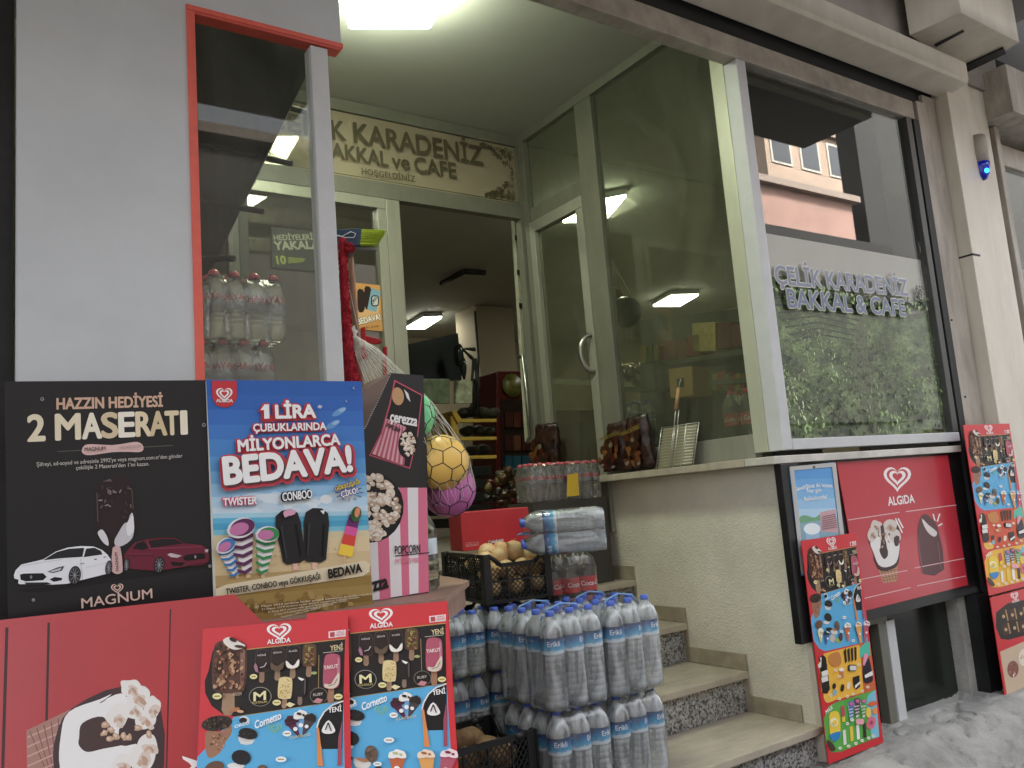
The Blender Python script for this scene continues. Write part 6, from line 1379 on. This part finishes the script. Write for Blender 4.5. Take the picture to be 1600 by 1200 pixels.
# ------------------------------------------------------------------ behind the dusty side glass
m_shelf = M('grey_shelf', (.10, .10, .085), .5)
def xq(px, X): return [onX(x, y, X) for x, y in px]
XS = .75
t = thing('wall_shelf', 'dark shelf unit seen through the dusty side glass', 'shelf', onX(1100, 700, XS+.1))
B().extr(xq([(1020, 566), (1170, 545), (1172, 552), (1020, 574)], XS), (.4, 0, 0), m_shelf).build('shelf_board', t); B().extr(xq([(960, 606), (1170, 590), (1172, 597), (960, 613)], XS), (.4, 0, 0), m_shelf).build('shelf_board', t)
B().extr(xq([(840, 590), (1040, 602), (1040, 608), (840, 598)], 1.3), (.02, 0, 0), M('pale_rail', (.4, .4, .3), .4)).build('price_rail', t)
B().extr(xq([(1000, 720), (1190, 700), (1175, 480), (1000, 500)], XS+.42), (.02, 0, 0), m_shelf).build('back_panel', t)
for k, (x0, x1, y0, y1, c) in enumerate(((1040, 1058, 532, 562, (128, 44, 38)), (1059, 1073, 530, 560, (112, 46, 38)), (1074, 1094, 524, 556, (120, 40, 34)), (1082, 1118, 505, 550, (170, 150, 96)), (1120, 1142, 504, 545, (84, 26, 28)), (1143, 1162, 508, 543, (90, 40, 34)))):
    B().extr(xq([(x0, y1), (x1, y1-2), (x1-1, y0-2), (x0-1, y0)], XS), (.12, 0, 0), M('shelf_pack_%d' % k, P(*c, 1.5), .4, var=.3, vs=20), .004).build('packet', label=('red snack packet on the upper shelf behind the side glass', 'cream carton on the upper shelf behind the side glass')[k == 3], cat='packet', group=None if k == 3 else 'red packets on the upper shelf')
t = thing('cardboard_box', 'brown cardboard box standing on the shelf behind the side glass', 'box', onX(1063, 618, .4)); B().extr(xq([(1048, 622), (1083, 618), (1081, 572), (1044, 577)], .42), (.15, 0, 0), M('brown_card', P(160, 126, 84, 1.2), .7, var=.08), .003).build('box', t); B().extr(xq([(1058, 606), (1069, 604), (1068, 590), (1057, 592)], .415), (.003, 0, 0), M('dark_print', (.05, .04, .03), .6)).build('printed_mark', t)
o = copy_tree(C15)
q = onX(1157, 700, .22); place(o, q.x+.06, q.y-.02, q.z-.03, .3, label='cola bottles standing inside the front corner behind the side glass', sc=(1, 1, 1.02)); o['group'] = 'cola behind the glass'
B().box((.13, .15, 1.141), (.50, .75, q.z-.034), m_shelf).build('low_counter', label='low dark counter under the cola behind the side glass', cat='counter')
o = copy_tree(W15); q = onX(1000, 690, .5); place(o, q.x, q.y, q.z-.05, 1.2, label='hazy water pack standing behind the side glass near the mullion', sc=(1, 1, .9)); o['group'] = 'water behind the glass'
B().box((.40, q.y-.3, 1.141), (.85, q.y+.3, q.z-.056), m_shelf).build('low_counter', label='low dark counter under the hazy water pack', cat='counter')
t = thing('hanging_ball_net', 'dark ball in a net hanging behind the side glass', 'ball', onX(972, 520, .35)); b = B(); b.ell(onX(978, 488, .35), (.10, .10, .10), M('dark_blue_vinyl', (.02, .025, .03), .3, var=.6, vs=5), 20, 14); b.build('ball', t)
b = B(); b.ell(onX(958, 470, .38), (.07, .07, .09), M('red_yellow_vinyl', P(130, 90, 50, .8), .4, col2=P(110, 30, 30, .8), vs=6), 16, 12); b.build('second_ball', t); b = B(); c0 = onX(950, 395, .36)
for k in range(10): a = k*.628; b.tube([c0, onX(968, 470, .36)+Vector((.09*math.cos(a), .09*math.sin(a), 0)), onX(975, 520, .36)+Vector((.05*math.cos(a), .05*math.sin(a), -.05))], .0015, m_net, 3, False)
b.build('net', t)
for k in range(34):
    i = k % 17; x = 1000+10*i if k < 17 else 1088+6*(i % 12); y = 560-1.5*i if k < 17 else 602-(k % 3)
    if k < 17 and x > 1030: continue
    c = rr_.choice([(150, 60, 44), (160, 140, 70), (90, 110, 70), (130, 46, 50), (150, 130, 110)]); h_ = rr_.uniform(18, 28)
    B().extr(xq([(x, y+8), (x+9, y+7), (x+9, y+7-h_), (x, y+8-h_)], XS+.02), (.09, 0, 0), M('row_pack_%d' % c[0], P(*c, 1.1), .35, var=.3, vs=30), .004).build('packet', label='small bright packet in the shelf rows behind the side glass', cat='packet', group='packets in the shelf rows')
for k in range(24):
    x = 975+rr_.uniform(0, 65); y = 583+rr_.uniform(-9, 14); c = rr_.choice([(110, 100, 60), (70, 66, 46), (130, 124, 90), (60, 40, 30)])
    b = B(); b.ell(onX(x, y, 1.25+rr_.uniform(0, .2)), (.06, .05, .05), M('sweet_%d' % c[0], P(*c, .8), .3), 8, 6, .3, k); b.build('sweet_packet', label='small shiny packet on the far shelf behind the side glass', cat='packet', group='small packets on the far shelf')
B().extr(xq([(845, 735), (905, 735), (905, 640), (850, 640)], .6), (.2, 0, 0), M('reddish_sacks', P(86, 50, 38, .8), .7, var=.3, vs=10), .01).build('stacked_sacks', label='reddish brown sacks stacked behind the glass door panel', cat='sack')
